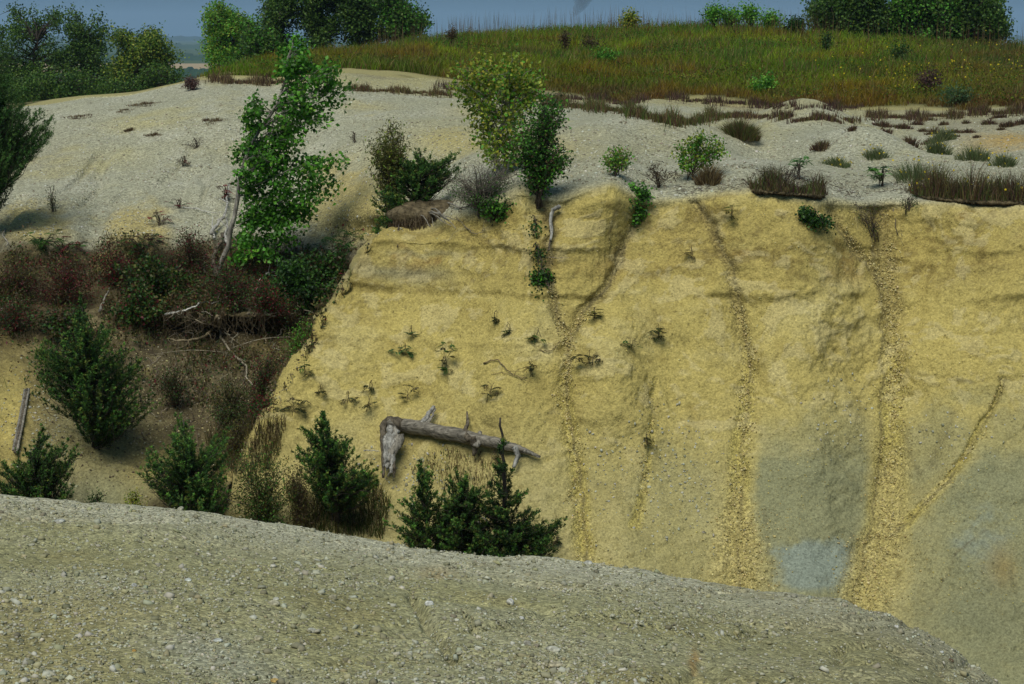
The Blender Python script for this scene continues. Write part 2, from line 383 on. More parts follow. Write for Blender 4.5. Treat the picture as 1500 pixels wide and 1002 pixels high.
kk = np.exp(-np.linspace(-2.2, 2.2, 25)**2); kk /= kk.sum()
bl = np.pad(broadc, 12, 'edge'); bl = sum(bl[:, i_:i_+NCOL]*kk[i_] for i_ in range(25)); bl = sum(bl[i_:i_+NR]*kk[i_] for i_ in range(25)); carve = carve+bl
for pts in (R7, R8, R9, R10):
    d, t = pdist(wU, wV, pts); crack = np.maximum(crack, np.exp(-(d/2.4)**2)*sstep(-.7, .0, fbm(P, 2., 3, 333))); carve += .02*np.exp(-(d/3.)**2)
D = np.zeros((NR, NCOL))
zz = P[..., 2]-CZ
# strata: hard beds stand proud, soft beds crumble back
zs = zz+.16*fbm(P, .45, 5, 3, .6)+.010*P[..., 0]
bed = vnoise(np.stack([zs*0, zs*0, zs], -1), 3.2, 9)*.6+vnoise(np.stack([zs*0, zs*0, zs], -1), 8., 12)*.4
bedw = sstep(-.6, .5, fbm(P, .5, 2, 77))
D += bed*.05*cliff*bedw*sstep(640, 470, Vf)
zj = zs+.10*fbm(P, 2.6, 5, 48, .75); ledge = np.zeros((NR, NCOL))
for (zc, am, sd, xl, xr_) in ((-3.42, .085, 47, -9, 99), (-2.82, .07, 51, -9, 99), (-3.02, .05, 52, 4.6, 99), (-3.75, .05, 53, 3.8, 99), (-4.15, .04, 54, -9, 3), (-5.0, .045, 55, 5.2, 99)):
    x_ = zj-zc; mk = cliff*sstep(-.25, .25, fbm(P, .9, 3, sd))*sstep(xl-.5, xl+.5, P[..., 0])*(1-sstep(xr_-.5, xr_+.5, P[..., 0]))
    D += .6*am*mk*np.where(x_ > 0, np.exp(-x_/.22), 1-1.5*(1-np.exp(np.minimum(x_, 0)/.035)))*np.where(x_ > 0, 1, np.exp(np.minimum(x_+.05, 0)/.12)); ledge = np.maximum(ledge, mk*np.exp(-((x_+.045)/.05)**2))
wrp = P+np.stack([fbm(P, 1.1, 3, 301), fbm(P, 1.1, 3, 302), fbm(P, 1.1, 3, 303)], -1)*.35
rough = .45+.9*sstep(-.3, .5, fbm(P, .7, 3, 310))
D += cliff*(.26*fbm(P, .5, 3, 1)+.10*fbm(P, 1.5, 3, 17, .6, (1, 1, .22))+rough*(.055*fbm(P, 2.2, 4, 2, .65, (1, 1, .7))+.03*fbm(P, 10., 3, 4, .8)))
rillm = np.abs(fbm(wrp, 1.5, 3, 305, .6, (1, 1, .22))); D -= cliff*.035*np.exp(-(rillm/.11)**2)*sstep(-.2, .4, fbm(P, .5, 2, 56))
scab = sstep(.12, .3, fbm(wrp, 3.2, 4, 320, .6)); D += cliff*.012*scab
crumb = cliff*sstep(.0, .35, fbm(P, 1.3, 3, 61))*sstep(420, 330, Vf)
D -= crumb*.06*np.abs(fbm(P, 7., 3, 66))
D += leftlow*(.25*fbm(P, .7, 4, 6, .6)+.09*fbm(P, 4., 4, 8, .75))*(1-wallm)
D += wallm*.15*fbm(P, 1.2, 4, 10)*isA*sstep(300, 350, Vf)
plat = isA*(1-cliff)*(1-leftlow)
D += plat*(.13*fbm(P, .35, 3, 14)+.016*fbm(P, 2., 3, 15)+.010*fbm(P, 8., 3, 17))
# rills on the left rounded slope
ril = np.abs(fbm(P, .9, 3, 21, .5, (1, .25, .25)))
D -= plat*.10*np.exp(-(ril/.10)**2)*sstep(700, 400, Uf)*sstep(175, 230, Vf)
hillm = 1-isA; hillm[:nA-4] = 0
D += hillm*.12*fbm(P, .4, 3, 25)
D *= np.clip(np.minimum(1, (P[..., 1]-0)/1), 0, 1)
P = P+Nn*D[..., None]
cv = carve*cliff; P[..., 1] += cv*.8; P[..., 2] -= cv*.25*sstep(60, 0, Vf-r_)
Nn = grid_normals(P)

# ---- surface colours (what the ground is made of, plus shade painted under the ledges)
def C(*c): return np.array(c, float)
YEL, YEL2, PALE = C(.46, .378, .122), C(.36, .285, .085), C(.565, .49, .22)
GRV, GRVW, GRVY = C(.37, .365, .255), C(.47, .465, .36), C(.43, .385, .17)
GRN, BLU, GRNY = C(.245, .25, .14), C(.25, .29, .235), C(.36, .325, .15)
BRN, DBR, BEI = C(.095, .076, .038), C(.04, .033, .019), C(.24, .20, .10)
ORG, HUM = C(.46, .30, .075), C(.10, .095, .035)
def mixc(col, c2, m): return col*(1-m[..., None])+c2*m[..., None]
n0 = fbm(P, .35, 4, 101); n1 = fbm(P, 1.2, 4, 102, .6); n2 = fbm(P, 5., 4, 103, .65); n3 = fbm(P, 2.5, 4, 104, .6)
cw = Uf+16*n1+6*n2; ch = Vf+12*n3+5*n2
col = np.zeros((NR, NCOL, 3))+GRV
# gravel plateau
col = mixc(col, GRVW, sstep(-.1, .6, n1+.4*n2)*.5)
col = mixc(col, GRVY, np.clip(sstep(.15, .6, n0+.35*n3)*.5, 0, 1))
for (cx, cy, rx, ry, k, cc) in ((200, 182, 60, 9, .5, GRVY), (530, 157, 40, 7, .4, YEL), (660, 205, 60, 16, .65, YEL), (610, 180, 80, 7, .3, GRVY), (800, 222, 80, 16, .55, YEL), (560, 235, 50, 25, .4, GRVY),
                                (700, 165, 50, 8, .4, YEL), (850, 150, 200, 6, .5, GRVY), (1480, 205, 60, 12, .8, ORG), (560, 300, 50, 40, .7, YEL), (1100, 198, 60, 8, .5, GRVY), (600, 120, 120, 8, .6, GRVY),
                                (170, 228, 50, 14, .35, GRVY), (350, 215, 90, 14, .25, GRVY), (60, 230, 60, 30, .25, BEI), (1430, 180, 90, 10, .5, BEI), (1200, 170, 200, 5, .5, GRVY), (960, 225, 70, 10, .4, GRNY)):
    col = mixc(col, cc, k*g2(cw, ch, cx, cy, rx, ry))
# the yellow heads of the left slope
for (cx, cy, rx, ry) in ((50, 328, 62, 34), (205, 338, 50, 38), (500, 300, 60, 60), (560, 345, 50, 30), (20, 600, 30, 110)):
    col = mixc(col, YEL*C(.95, .95, 1.1), sstep(.15, .75, g2(Uf+30*n1+9*n2, Vf+20*n3, cx, cy, rx, ry)+.25*n2+.15*n3)*.8)
# left low ground
ll = (1-np.vstack([bR, np.tile(bR[-1], (nC, 1))]))*isA*sstep(338, 372, ch+10*n1)*(1-.85*sstep(.3, .6, g2(cw, ch, 500, 320, 50, 60)))
low = mixc(np.zeros_like(col)+BRN, BEI, sstep(.0, .5, n3+.4*n2-.1))
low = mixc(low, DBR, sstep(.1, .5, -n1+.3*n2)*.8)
low = mixc(low, YEL, sstep(.35, .75, n0+.6*n3+.1)*.5)
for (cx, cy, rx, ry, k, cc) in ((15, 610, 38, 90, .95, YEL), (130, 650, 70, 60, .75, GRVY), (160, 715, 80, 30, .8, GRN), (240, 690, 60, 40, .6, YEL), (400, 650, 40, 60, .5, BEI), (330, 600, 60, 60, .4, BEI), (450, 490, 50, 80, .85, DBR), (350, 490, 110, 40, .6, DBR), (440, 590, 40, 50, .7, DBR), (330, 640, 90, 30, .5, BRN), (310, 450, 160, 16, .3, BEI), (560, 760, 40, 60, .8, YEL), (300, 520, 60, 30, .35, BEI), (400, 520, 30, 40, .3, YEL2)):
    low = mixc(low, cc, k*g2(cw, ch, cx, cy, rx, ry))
col = col*(1-ll[..., None])+low*ll[..., None]
# right cliff
cl = np.clip(cliff, 0, 1)*(1-sstep(.4, .9, g2(Uf, ch, 990, 280, 40, 12)))
cc_ = mixc(np.zeros_like(col)+YEL, PALE, sstep(-.1, .55, n1+.3*n2)*.55)
cc_ = mixc(cc_, YEL2, sstep(.05, .5, n3-.2*n0)*.6)
cc_ = mixc(cc_, YEL2*.8, sstep(.2, .55, -bed)*bedw*.55*sstep(620, 420, Vf))
cc_ = mixc(cc_, YEL2*C(.9, .85, .9), sstep(.0, .4, crumb)*.4)
top = sstep(440, 395, ch+14*n1+10*n3)*sstep(290, 310, ch)
cc_ = mixc(cc_, YEL2, top*.45)
cc_ = mixc(cc_, YEL2*C(.62, .60, .6), top*.75*sstep(.08, .32, n2+.5*n3))
cc_ = mixc(cc_, ORG*C(.72, .72, .8), .6*sstep(.2, .5, n1+.3*n2)*sstep(430, 380, ch)*sstep(300, 330, ch))
grn = np.zeros((NR, NCOL))
for (cx, cy, rx, ry, k) in ((900, 700, 70, 60, .35), (1000, 740, 70, 110, .55), (1190, 750, 98, 150, 1.3), (1190, 630, 80, 50, .55), (1375, 680, 62, 80, 1.0), (1450, 800, 110, 150, 1.35), (1500, 640, 70, 60, .7), (1400, 940, 140, 80, 1.1), (1440, 580, 100, 24, .5)):
    grn = np.maximum(grn, k*np.exp(-(((cw-cx)/rx)**2+((ch-cy)/ry)**2)**1.5))
grn = np.clip(.4*grn+.62*sstep(.25, .6, grn+.30*n2+.25*n3), 0, 1)
pan = sstep(1098, 1116, cw)*sstep(1290, 1266, cw)*sstep(560, 690, ch+25*n1)
pan = np.maximum(pan, sstep(1322, 1345, cw)*sstep(600, 690, ch+30*n1)*(1-.8*np.exp(-((pdist(cw, ch, R4)[0])/14)**2))*(.75+.25*sstep(1330, 1420, cw)))
pan = np.maximum(pan, .45*sstep(905, 930, cw)*sstep(1062, 1040, cw)*sstep(640, 760, ch+30*n1)); grn = np.maximum(grn*.6, np.clip(pan*(1+.15*n2), 0, 1))
cc_ = mixc(cc_, GRN, np.clip(grn, 0, 1)*.92); cc_ = mixc(cc_, GRNY, sstep(540, 760, ch+20*n1)*.62*(1-grn))
blu = np.exp(-(((cw-1195)/62)**4+((ch-825)/38)**4))+.45*np.exp(-(((cw-1440)/45)**2+((ch-790)/60)**2))
cc_ = mixc(cc_, BLU, sstep(.15, .75, blu+.35*n2)*.9)
cc_ = mixc(cc_, ORG*C(.62, .62, .7), .5*g2(cw, ch, 1465, 830, 20, 30)+.35*g2(cw, ch, 900, 390, 30, 20)); cc_ = mixc(cc_, GRN*.8, .55*g2(cw, ch, 1440, 900, 90, 40))
cc_ = mixc(cc_, GRN*C(.9, .85, .9), .75*np.exp(-((cw-590)/70)**4-((ch-398)/11)**2)+.5*np.exp(-((cw-620)/60)**4-((ch-366)/5)**2))
rm = np.clip(run_mask, 0, 1)
cc_ = mixc(cc_, mixc(np.zeros_like(col)+C(.44, .37, .11), PALE, sstep(0, .5, n2)*.6), rm*sstep(440, 620, Vf)*.95)
cc_ = mixc(cc_, C(.22, .18, .08), rm*sstep(560, 430, Vf)*.45)
fan = np.exp(-(((cw-1085)/(6+.30*np.clip(ch-690, 0, 400)))**4))*sstep(700, 730, ch)
fan3 = np.exp(-(((cw-(1300-.2*(ch-750)))/(22+.12*np.clip(ch-700, 0, 400)))**4))*sstep(640, 700, ch)
for f_ in (fan, fan3): cc_ = mixc(cc_, C(.44, .37, .14), f_*.8*(1-.5*grn*0))
cc_ = mixc(cc_, YEL2*.6, ledge*.3*sstep(-.3, .3, n2+.2)); dark = np.maximum(crack*.55*sstep(-.4, .2, n2), 0)  # ledge undersides painted darker: shade put into the clay colour
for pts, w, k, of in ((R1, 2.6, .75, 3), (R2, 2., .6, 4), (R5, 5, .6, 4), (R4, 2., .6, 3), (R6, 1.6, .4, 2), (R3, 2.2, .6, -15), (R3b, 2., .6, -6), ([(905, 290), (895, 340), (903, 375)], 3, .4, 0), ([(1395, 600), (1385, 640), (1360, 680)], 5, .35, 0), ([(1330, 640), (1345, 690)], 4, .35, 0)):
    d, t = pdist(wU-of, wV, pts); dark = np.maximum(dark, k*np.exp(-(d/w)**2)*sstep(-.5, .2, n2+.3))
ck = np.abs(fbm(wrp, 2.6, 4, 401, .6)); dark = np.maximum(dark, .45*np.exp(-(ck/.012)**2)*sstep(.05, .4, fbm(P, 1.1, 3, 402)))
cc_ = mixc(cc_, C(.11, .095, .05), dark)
pits = sstep(.30, .5, fbm(wrp, 7., 4, 120, .65, (1, 1, 1.6)))*.5*(.3+.7*sstep(-.2, .4, n1))
cc_ = mixc(cc_, PALE*C(1.05, 1.05, 1.2), sstep(.1, .3, scab*.5+n2*.4)*.35*(1-.9*grn)*(1-.7*sstep(620, 720, ch)))
cc_ = mixc(cc_, YEL2*.55, pits*(1-.6*grn))
col = col*(1-cl[..., None])+cc_*cl[..., None]
# grass hill soil
hedge = -5+14*fbm(P, .6, 3, 77)
hm = (hillm*sstep(hedge+3, hedge-3, Vf-lin(FOOT, Uf)))[..., None]*np.ones(3)
col = col*(1-hillm[..., None])+(GRVY*.8)*hillm[..., None]
col = col*(1-hm)+(HUM*(1+.3*n1[..., None]))*hm
ftd = (Vf-lin(FOOT, Uf)); hb = isA*sstep(16, 2, ftd+8*n2)*sstep(270, 330, Uf)
col = mixc(col, GRVY*.9, hb*.5)
gb = isA*sstep(7, 0, ftd+6*n1+3*n2)*sstep(270, 300, Uf); col = mixc(col, C(.13, .09, .05), gb*.6*sstep(-.2, .3, n1))
stony = np.clip(1-.72*cl-.6*ll-hillm, .12, 1)+.75*rm*cl+.75*np.maximum(fan, fan3)*cl+.4*crumb
stony = np.clip(stony, 0, 1)
j = np.arange(NCOL-1); i = np.arange(NR-1)[:, None]
F = np.stack([i*NCOL+j, i*NCOL+j+1, (i+1)*NCOL+j+1, (i+1)*NCOL+j], -1).reshape(-1, 4)
me = mesh_from('hillside', P.reshape(-1, 3), [F], np.clip(col, .01, .9).reshape(-1, 3), M_cliff, True)
sa = me.attributes.new('Stony', 'FLOAT', 'POINT'); sa.data.foreach_set('value', stony.astype(np.float32).ravel())
hs = bpy.data.objects.new('hillside', me); COL.objects.link(hs); tag(hs, 'yellow clay cliff below a gravel flat and a grassy hill', kind='structure')

# ---- finding the ground under a place in the picture
CELL = 3
class Lookup:
    def __init__(s, P, Nn, ok):
        u, v = project(P); m = ok & (u > -200) & (u < 1700) & (v > 0) & (v < 1180)
        idx = np.flatnonzero(m.ravel()); uu = ((u.ravel()[idx]+201)/CELL).astype(int); vv = (v.ravel()[idx]/CELL).astype(int)
        s.w, s.h = int(1905/CELL), int(1180/CELL)+1
        key = vv*s.w+uu; Yv = P[..., 1].ravel()[idx]; o = np.lexsort((Yv, key)); key = key[o]; idx = idx[o]
        first = np.concatenate([[True], key[1:] != key[:-1]])
        s.t = np.full(s.w*s.h, -1); s.t[key[first]] = idx[first]; s.t = s.t.reshape(s.h, s.w)
        for _ in range(4):
            for dy, dx in ((0, 1), (0, -1), (1, 0), (-1, 0)):
                r = np.roll(s.t, (dy, dx), (0, 1)); s.t = np.where((s.t < 0) & (r >= 0), r, s.t)
        s.P = P.reshape(-1, 3); s.N = Nn.reshape(-1, 3)
    def __call__(s, px, py):
        a = np.clip(((np.asarray(px, float)+201)/CELL).astype(int), 0, s.w-1); b = np.clip((np.asarray(py, float)/CELL).astype(int), 0, s.h-1)
        k = s.t[b, a]; return s.P[k], s.N[k]
ok = np.zeros((NR, NCOL), bool); ok[:nAB] = True
ground = Lookup(P, Nn, ok)
Pc = P[nAB:]                                      # ground behind the crests
def behind(px, Yt):
    c = int(np.argmin(np.abs(Uf[-1]-px))); return np.array([np.interp(Yt, Pc[:, c, 1], Pc[:, c, k]) for k in range(3)])

# ------------------------------------------------------------ foreground gravel mound
MR = [(-1500, 688), (-260, 712), (0, 727), (80, 735), (150, 738), (260, 746), (400, 766), (500, 783), (600, 798), (700, 808), (830, 821), (950, 834), (1050, 856), (1130, 866), (1230, 879), (1300, 896), (1350, 916), (1400, 946), (1450, 986), (1500, 1024), (1760, 1180)]
mu = np.concatenate([np.linspace(-1500, -305, 120), np.linspace(-300, 1760, 760)]); rim = lin(MR, mu)+1.6*fbm(np.stack([mu, mu*0, mu*0], -1), .03, 4, 3)
yr = lin([(-260, 12.5), (300, 12.6), (830, 12.2), (1130, 11.8), (1400, 10.6), (1760, 8.5)], mu)
tm = np.linspace(0, 1, 300)[:, None]**1.0
v0 = 1230.0
Vm = v0+(rim-v0)*tm
y0 = 5.6
ww = tm**1.25
Ym = 1/((1-ww)/y0+ww/yr)
Pm = at(np.tile(mu, (300, 1)), Vm, Ym)
# the ground runs back under the camera
near = []
for k in range(12):
    f = (k+1)/12; q = Pm[0].copy(); q[:, 1] = Pm[0, :, 1]*(1-f)-6*f; q[:, 0] = Pm[0, :, 0]*(1+f*.6); q[:, 2] = Pm[0, :, 2]+(CZ-1.7-Pm[0, :, 2])*sstep(0, .55, f)
    near.append(q)
nearP = np.array(near[::-1])
far_ = []
for k in range(60):
    f = (k+1)/60; q = Pm[-1].copy(); dY = 5.5*f; q[:, 1] += dY; q[:, 0] *= (q[:, 1]/Pm[-1, :, 1]); q[:, 2] -= (.34*dY+.9*dY**1.5*.45+.05*f)*1.0
    q[:, 2] = np.minimum(q[:, 2], Pm[-1, :, 2]-.33*dY); far_.append(q)
Pm = np.concatenate([nearP, Pm, np.array(far_)], 0); mr, mc = Pm.shape[:2]
Nm = grid_normals(Pm)
gu = np.tile(mu, (mr, 1)); gv = np.concatenate([np.full((12, mc), 1240.), Vm, np.tile(rim, (60, 1))])
ton = np.ones((mr, mc)); ton[-60:] = .4
Dm = .06*fbm(Pm, .5, 3, 201)+.022*fbm(Pm, 2.2, 3, 202)+.013*fbm(Pm, 8, 4, 203, .65)
gl, tl = pdist(gu+4*fbm(Pm, 3, 2, 5), gv, [(605, 880), (625, 915), (650, 940), (668, 960)]); Dm -= .07*np.exp(-(gl/7)**2)
gl2, _ = pdist(gu, gv, [(680, 905), (695, 925)]); Dm -= .035*np.exp(-(gl2/4)**2)
gl3, _ = pdist(gu, gv, [(1000, 985), (1030, 968), (1060, 990)]); Dm -= .03*np.exp(-(gl3/6)**2)
diag = np.abs(fbm(Pm@np.array([[.8, .6, 0], [-.6, .8, 0], [0, 0, 1]]), 1.6, 3, 210, .5, (1, .25, 1))); Dm -= (.012+.035*sstep(500, 900, gu))*np.exp(-(diag/.07)**2)
tr = lin([(-260, 770), (0, 768), (200, 775), (280, 772), (400, 772), (560, 800)], gu); Dm -= .05*np.exp(-((gv-tr+8)/7)**2)*sstep(420, 250, gu)
Dm += .05*np.exp(-((gv-tr-10)/12)**2)*sstep(480, 250, gu)
Pm = Pm+Nm*(Dm*ton)[..., None]; Nm = grid_normals(Pm)
a0 = fbm(Pm, .5, 3, 220); a1 = fbm(Pm, 1.6, 4, 221, .6); a2 = fbm(Pm, 9, 3, 222, .6)
cm = np.zeros((mr, mc, 3))+C(.32, .315, .18)
cm = mixc(cm, C(.36, .36, .26), sstep(-.3, .5, a1+.3*a2)*.6); cm = mixc(cm, C(.32, .28, .13), sstep(.1, .6, a0+.5*a1)*.5)
cm = mixc(cm, C(.48, .48, .41), sstep(60, 0, gv-rim)*.75); cm = mixc(cm, C(.24, .21, .10), sstep(.2, .6, -a1)*.5)  # crest painted paler, a highlight put into the gravel colour
cm = mixc(cm, C(.21, .195, .11), sstep(850, 1450, gu+.6*(gv-900))*.5)  # right shoulder painted darker, shade of the falling slope put into the colour
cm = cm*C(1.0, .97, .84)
cm = mixc(cm, C(.40, .22, .06), .6*g2(gu+6*a1*3, gv, 1020, 960, 7, 16)+.3*g2(gu, gv, 640, 838, 25, 12))
cm = mixc(cm, C(.40, .42, .38), .35*np.exp(-(((gu-330)/110)**2+((gv-965-.25*(gu-330))/26)**2)))
j = np.arange(mc-1); i = np.arange(mr-1)[:, None]
F = np.stack([i*mc+j, i*mc+j+1, (i+1)*mc+j+1, (i+1)*mc+j], -1).reshape(-1, 4)
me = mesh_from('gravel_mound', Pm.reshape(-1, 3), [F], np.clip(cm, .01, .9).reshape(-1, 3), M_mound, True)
sa = me.attributes.new('Stony', 'FLOAT', 'POINT'); sa.data.foreach_set('value', np.full(mr*mc, .9, np.float32))
mo = bpy.data.objects.new('gravel_mound', me); COL.objects.link(mo); tag(mo, 'grey gravel mound in the foreground', kind='structure')
okm = np.ones((mr, mc), bool); okm[-60:] = False; mound = Lookup(Pm, Nm, okm)

# ------------------------------------------------------------ the far plain
m, t, b = new_mat('farmland'); L = t.links.new
b.inputs['Roughness'].default_value = 1; b.inputs['Specular IOR Level'].default_value = 0
tc = N(t, 'ShaderNodeTexCoord'); mp = N(t, 'ShaderNodeMapping'); mp.inputs['Scale'].default_value = (.0016, .0007, 0); mp.inputs['Rotation'].default_value = (0, 0, .15); L(tc.outputs['Object'], mp.inputs[0])
vo = N(t, 'ShaderNodeTexVoronoi', Scale=1.0, _distance='CHEBYCHEV'); L(mp.outputs[0], vo.inputs['Vector'])
sp = N(t, 'ShaderNodeSeparateColor'); L(vo.outputs['Color'], sp.inputs[0])
rp = N(t, 'ShaderNodeValToRGB'); L(sp.outputs[0], rp.inputs[0]); rp.color_ramp.interpolation = 'CONSTANT'
e = rp.color_ramp.elements; e[0].position = 0; e[0].color = (.05, .085, .03, 1); e[1].position = .35; e[1].color = (.07, .10, .035, 1)
for p_, c_ in ((.55, (.045, .07, .03, 1)), (.75, (.30, .24, .12, 1)), (.85, (.06, .09, .03, 1))): q = e.new(p_); q.color = c_
L(rp.outputs[0], b.inputs['Base Color'])
n = 60; xs = np.linspace(-9000, 9000, n); ys = np.linspace(150, 14000, n); X, Yp = np.meshgrid(xs, ys); Pp = np.stack([X, Yp, X*0+6.0], -1)
i = np.arange(n-1)[:, None]; j = np.arange(n-1); F = np.stack([i*n+j, i*n+j+1, (i+1)*n+j+1, (i+1)*n+j], -1).reshape(-1, 4)
pl = bpy.data.objects.new('plain', mesh_from('plain', Pp.reshape(-1, 3), [F], None, m)); COL.objects.link(pl); tag(pl, 'flat farmland reaching the horizon', kind='structure')
# one pale stubble field
mb = MB(); q = np.array([[-1400, 1700, 6.02], [1400, 1700, 6.02], [1500, 2200, 6.02], [-1500, 2200, 6.02]]); mb.add(q, np.array([[0, 1, 2, 3]]), C(.36, .26, .13))
o = mb.build('stubble_field', attr_mat('stubble', 1.)); tag(o, 'pale stubble field on the far plain', kind='structure')

# ------------------------------------------------------------ plants: branch skeletons that carry leaves
def in_poly(x, y, poly):
    r = np.zeros(x.shape, bool); n = len(poly)
    for i in range(n):
        (x0, y0), (x1, y1) = poly[i], poly[(i+1) % n]
        c = ((y0 > y) != (y1 > y)) & (x < (x1-x0)*(y-y0)/((y1-y0) or 1e-9)+x0); r ^= c
    return r
def sample_poly(polys, n):
    if not isinstance(polys[0][0], (tuple, list)): polys = [polys]
    out = []; ar = []
    for p in polys:
        q = np.array(p); ar.append(abs(np.sum(q[:, 0]*np.roll(q[:, 1], 1)-q[:, 1]*np.roll(q[:, 0], 1)))/2)
    for p, a in zip(polys, ar):
        k = max(3, int(round(n*a/sum(ar)))); q = np.array(p); got = np.zeros((0, 2))
        while len(got) < k:
            c = rng.uniform(q.min(0), q.max(0), (k*4, 2)); got = np.vstack([got, c[in_poly(c[:, 0], c[:, 1], p)]])
        got = got[:k]; cx = q[:, 0].mean(); hw = (q[:, 0].max()-q[:, 0].min())/2
        rr = np.sqrt(np.clip(1-((got[:, 0]-cx)/hw)**2, .12, 1)); out.append(np.column_stack([got, rr]))
    return np.vstack(out)
def ell(cx, cy, rx, ry, n=12, jit=.18):
    a = np.linspace(0, 2*math.pi, n, endpoint=False); r = 1+rng.uniform(-jit, jit, n)
    return [(cx+rx*r[i]*math.cos(a[i]), cy+ry*r[i]*math.sin(a[i])) for i in range(n)]
DKG = [(.020, .065, .010), (.032, .095, .013), (.055, .135, .018), (.012, .035, .008)]
MDG = [(.08, .27, .022), (.12, .34, .03), (.05, .16, .015), (.20, .40, .045)]
YOG = [(.22, .30, .03), (.15, .24, .025), (.30, .34, .04), (.08, .15, .02), (.38, .34, .04)]
OLV = [(.075, .09, .018), (.11, .12, .025), (.045, .06, .014), (.15, .13, .03)]
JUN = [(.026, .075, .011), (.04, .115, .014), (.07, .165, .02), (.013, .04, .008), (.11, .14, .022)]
JUL = [(.06, .12, .022), (.04, .09, .018), (.09, .15, .03), (.02, .05, .012)]
RED = [(.14, .012, .02), (.09, .012, .014), (.20, .02, .025), (.05, .03, .015)]
BRN_ = [(.07, .048, .022), (.11, .085, .034), (.035, .027, .014), (.09, .058, .022)]
DRY = [(.20, .15, .07), (.13, .09, .045), (.27, .21, .10), (.09, .06, .035)]
GRAYW = (.30, .28, .25); DARKW = (.06, .05, .04)
def foliage(mb, A, B, T, style, per, L, pal, u0, spread, w=None):
    nb = len(T)
    if nb == 0: return
    if style == 'juniper':
        k = per; idx = np.repeat(np.arange(nb), k); u = rng.uniform(u0, 1.0, len(idx))
        inner = T-A; pl = rng.uniform(.08, .24, (nb, 1))*min(1, spread*9); T = T+unit(unit(inner)*.7+np.array([0, 0, .75])+rng.normal(0, .12, T.shape))*pl
        p = (A[idx].T*(1-u)**2+B[idx].T*2*u*(1-u)+T[idx].T*u*u).T
        d = unit(unit(T[idx]-B[idx])+rng.normal(0, .55, p.shape)+np.array([0, 0, .35]))
        sl = rng.uniform(.5, 1.25, len(p))*spread*(1.25-.85*u)
        K = 9; t = np.tile(np.linspace(.05, 1, K), len(p)); o = np.repeat(p, K, 0); dd = np.repeat(d, K, 0); ss = np.repeat(sl, K)
        r = rng.normal(size=o.shape); r = unit(r-dd*np.sum(r*dd, 1, keepdims=True))
        pos = o+dd*(t*ss)[:, None]; ax = dd*.75+r*.75
        tone = np.repeat(pick(pal, len(p), .25, w)*(.45+.8*u[:, None]**2)*np.repeat(rng.uniform(.7, 1.25, (nb, 1)), k, 0), K, 0)*rng.uniform(.8, 1.2, (len(o), 1))*(.75+.5*t)[:, None]  # tips paler as new growth; inner shade and highlights put into the colour
        cards(mb, pos, ax, r+rng.normal(0, .3, r.shape), L*rng.uniform(.7, 1.3, len(o)), L*.42, tone)
    elif style in ('broad', 'fine'):
        idx = np.repeat(np.arange(nb), per); u = rng.uniform(u0, 1.06, len(idx))
        p = (A[idx].T*(1-u)**2+B[idx].T*2*u*(1-u)+T[idx].T*u*u).T
        p = p+rng.normal(0, 1, p.shape)*spread*.5
        ax = rng.normal(0, 1, p.shape)+np.array([0, 0, -.25]); nr = rng.normal(0, .8, p.shape)+np.array([0, -.35, .8])
        tone = np.repeat(rng.uniform(.75, 1.2, (nb, 1)), per, 0)
        cards(mb, p, ax, nr, L*rng.uniform(.6, 1.25, len(p)), L*(.82 if style == 'broad' else .45)*rng.uniform(.8, 1.1, len(p)), pick(pal, len(p), .22, w)*tone)
    elif style == 'pinnate':
        idx = np.repeat(np.arange(nb), per); n = len(idx); a = rng.uniform(0, 2*math.pi, n)
        d = np.stack([np.cos(a), np.sin(a)*.8-.25, rng.uniform(-.35, .55, n)], -1); d = unit(d)
        start = T[idx]; rl = spread*rng.uniform(.7, 1.2, n); K = 7; tone = pick(pal, n, .2, w)
        for q in range(K):
            t = (q+1)/K; pos = start+d*(rl*t)[:, None]+np.array([0, 0, -1])*(rl*t*t*.35)[:, None]
            s = unit(np.cross(d, np.array([0, 0, 1.]))); up = np.cross(s, d)
            for sg in ((-1, 1) if q < K-1 else (0,)):
                ax = d*.45+s*sg*.9+np.array([0, 0, -.25]); cards(mb, pos, ax if sg else d, up+rng.normal(0, .15, d.shape), L*(1.1-.4*t)*rng.uniform(.85, 1.15, n), L*.36, tone*rng.uniform(.8, 1.2, (n, 1)))
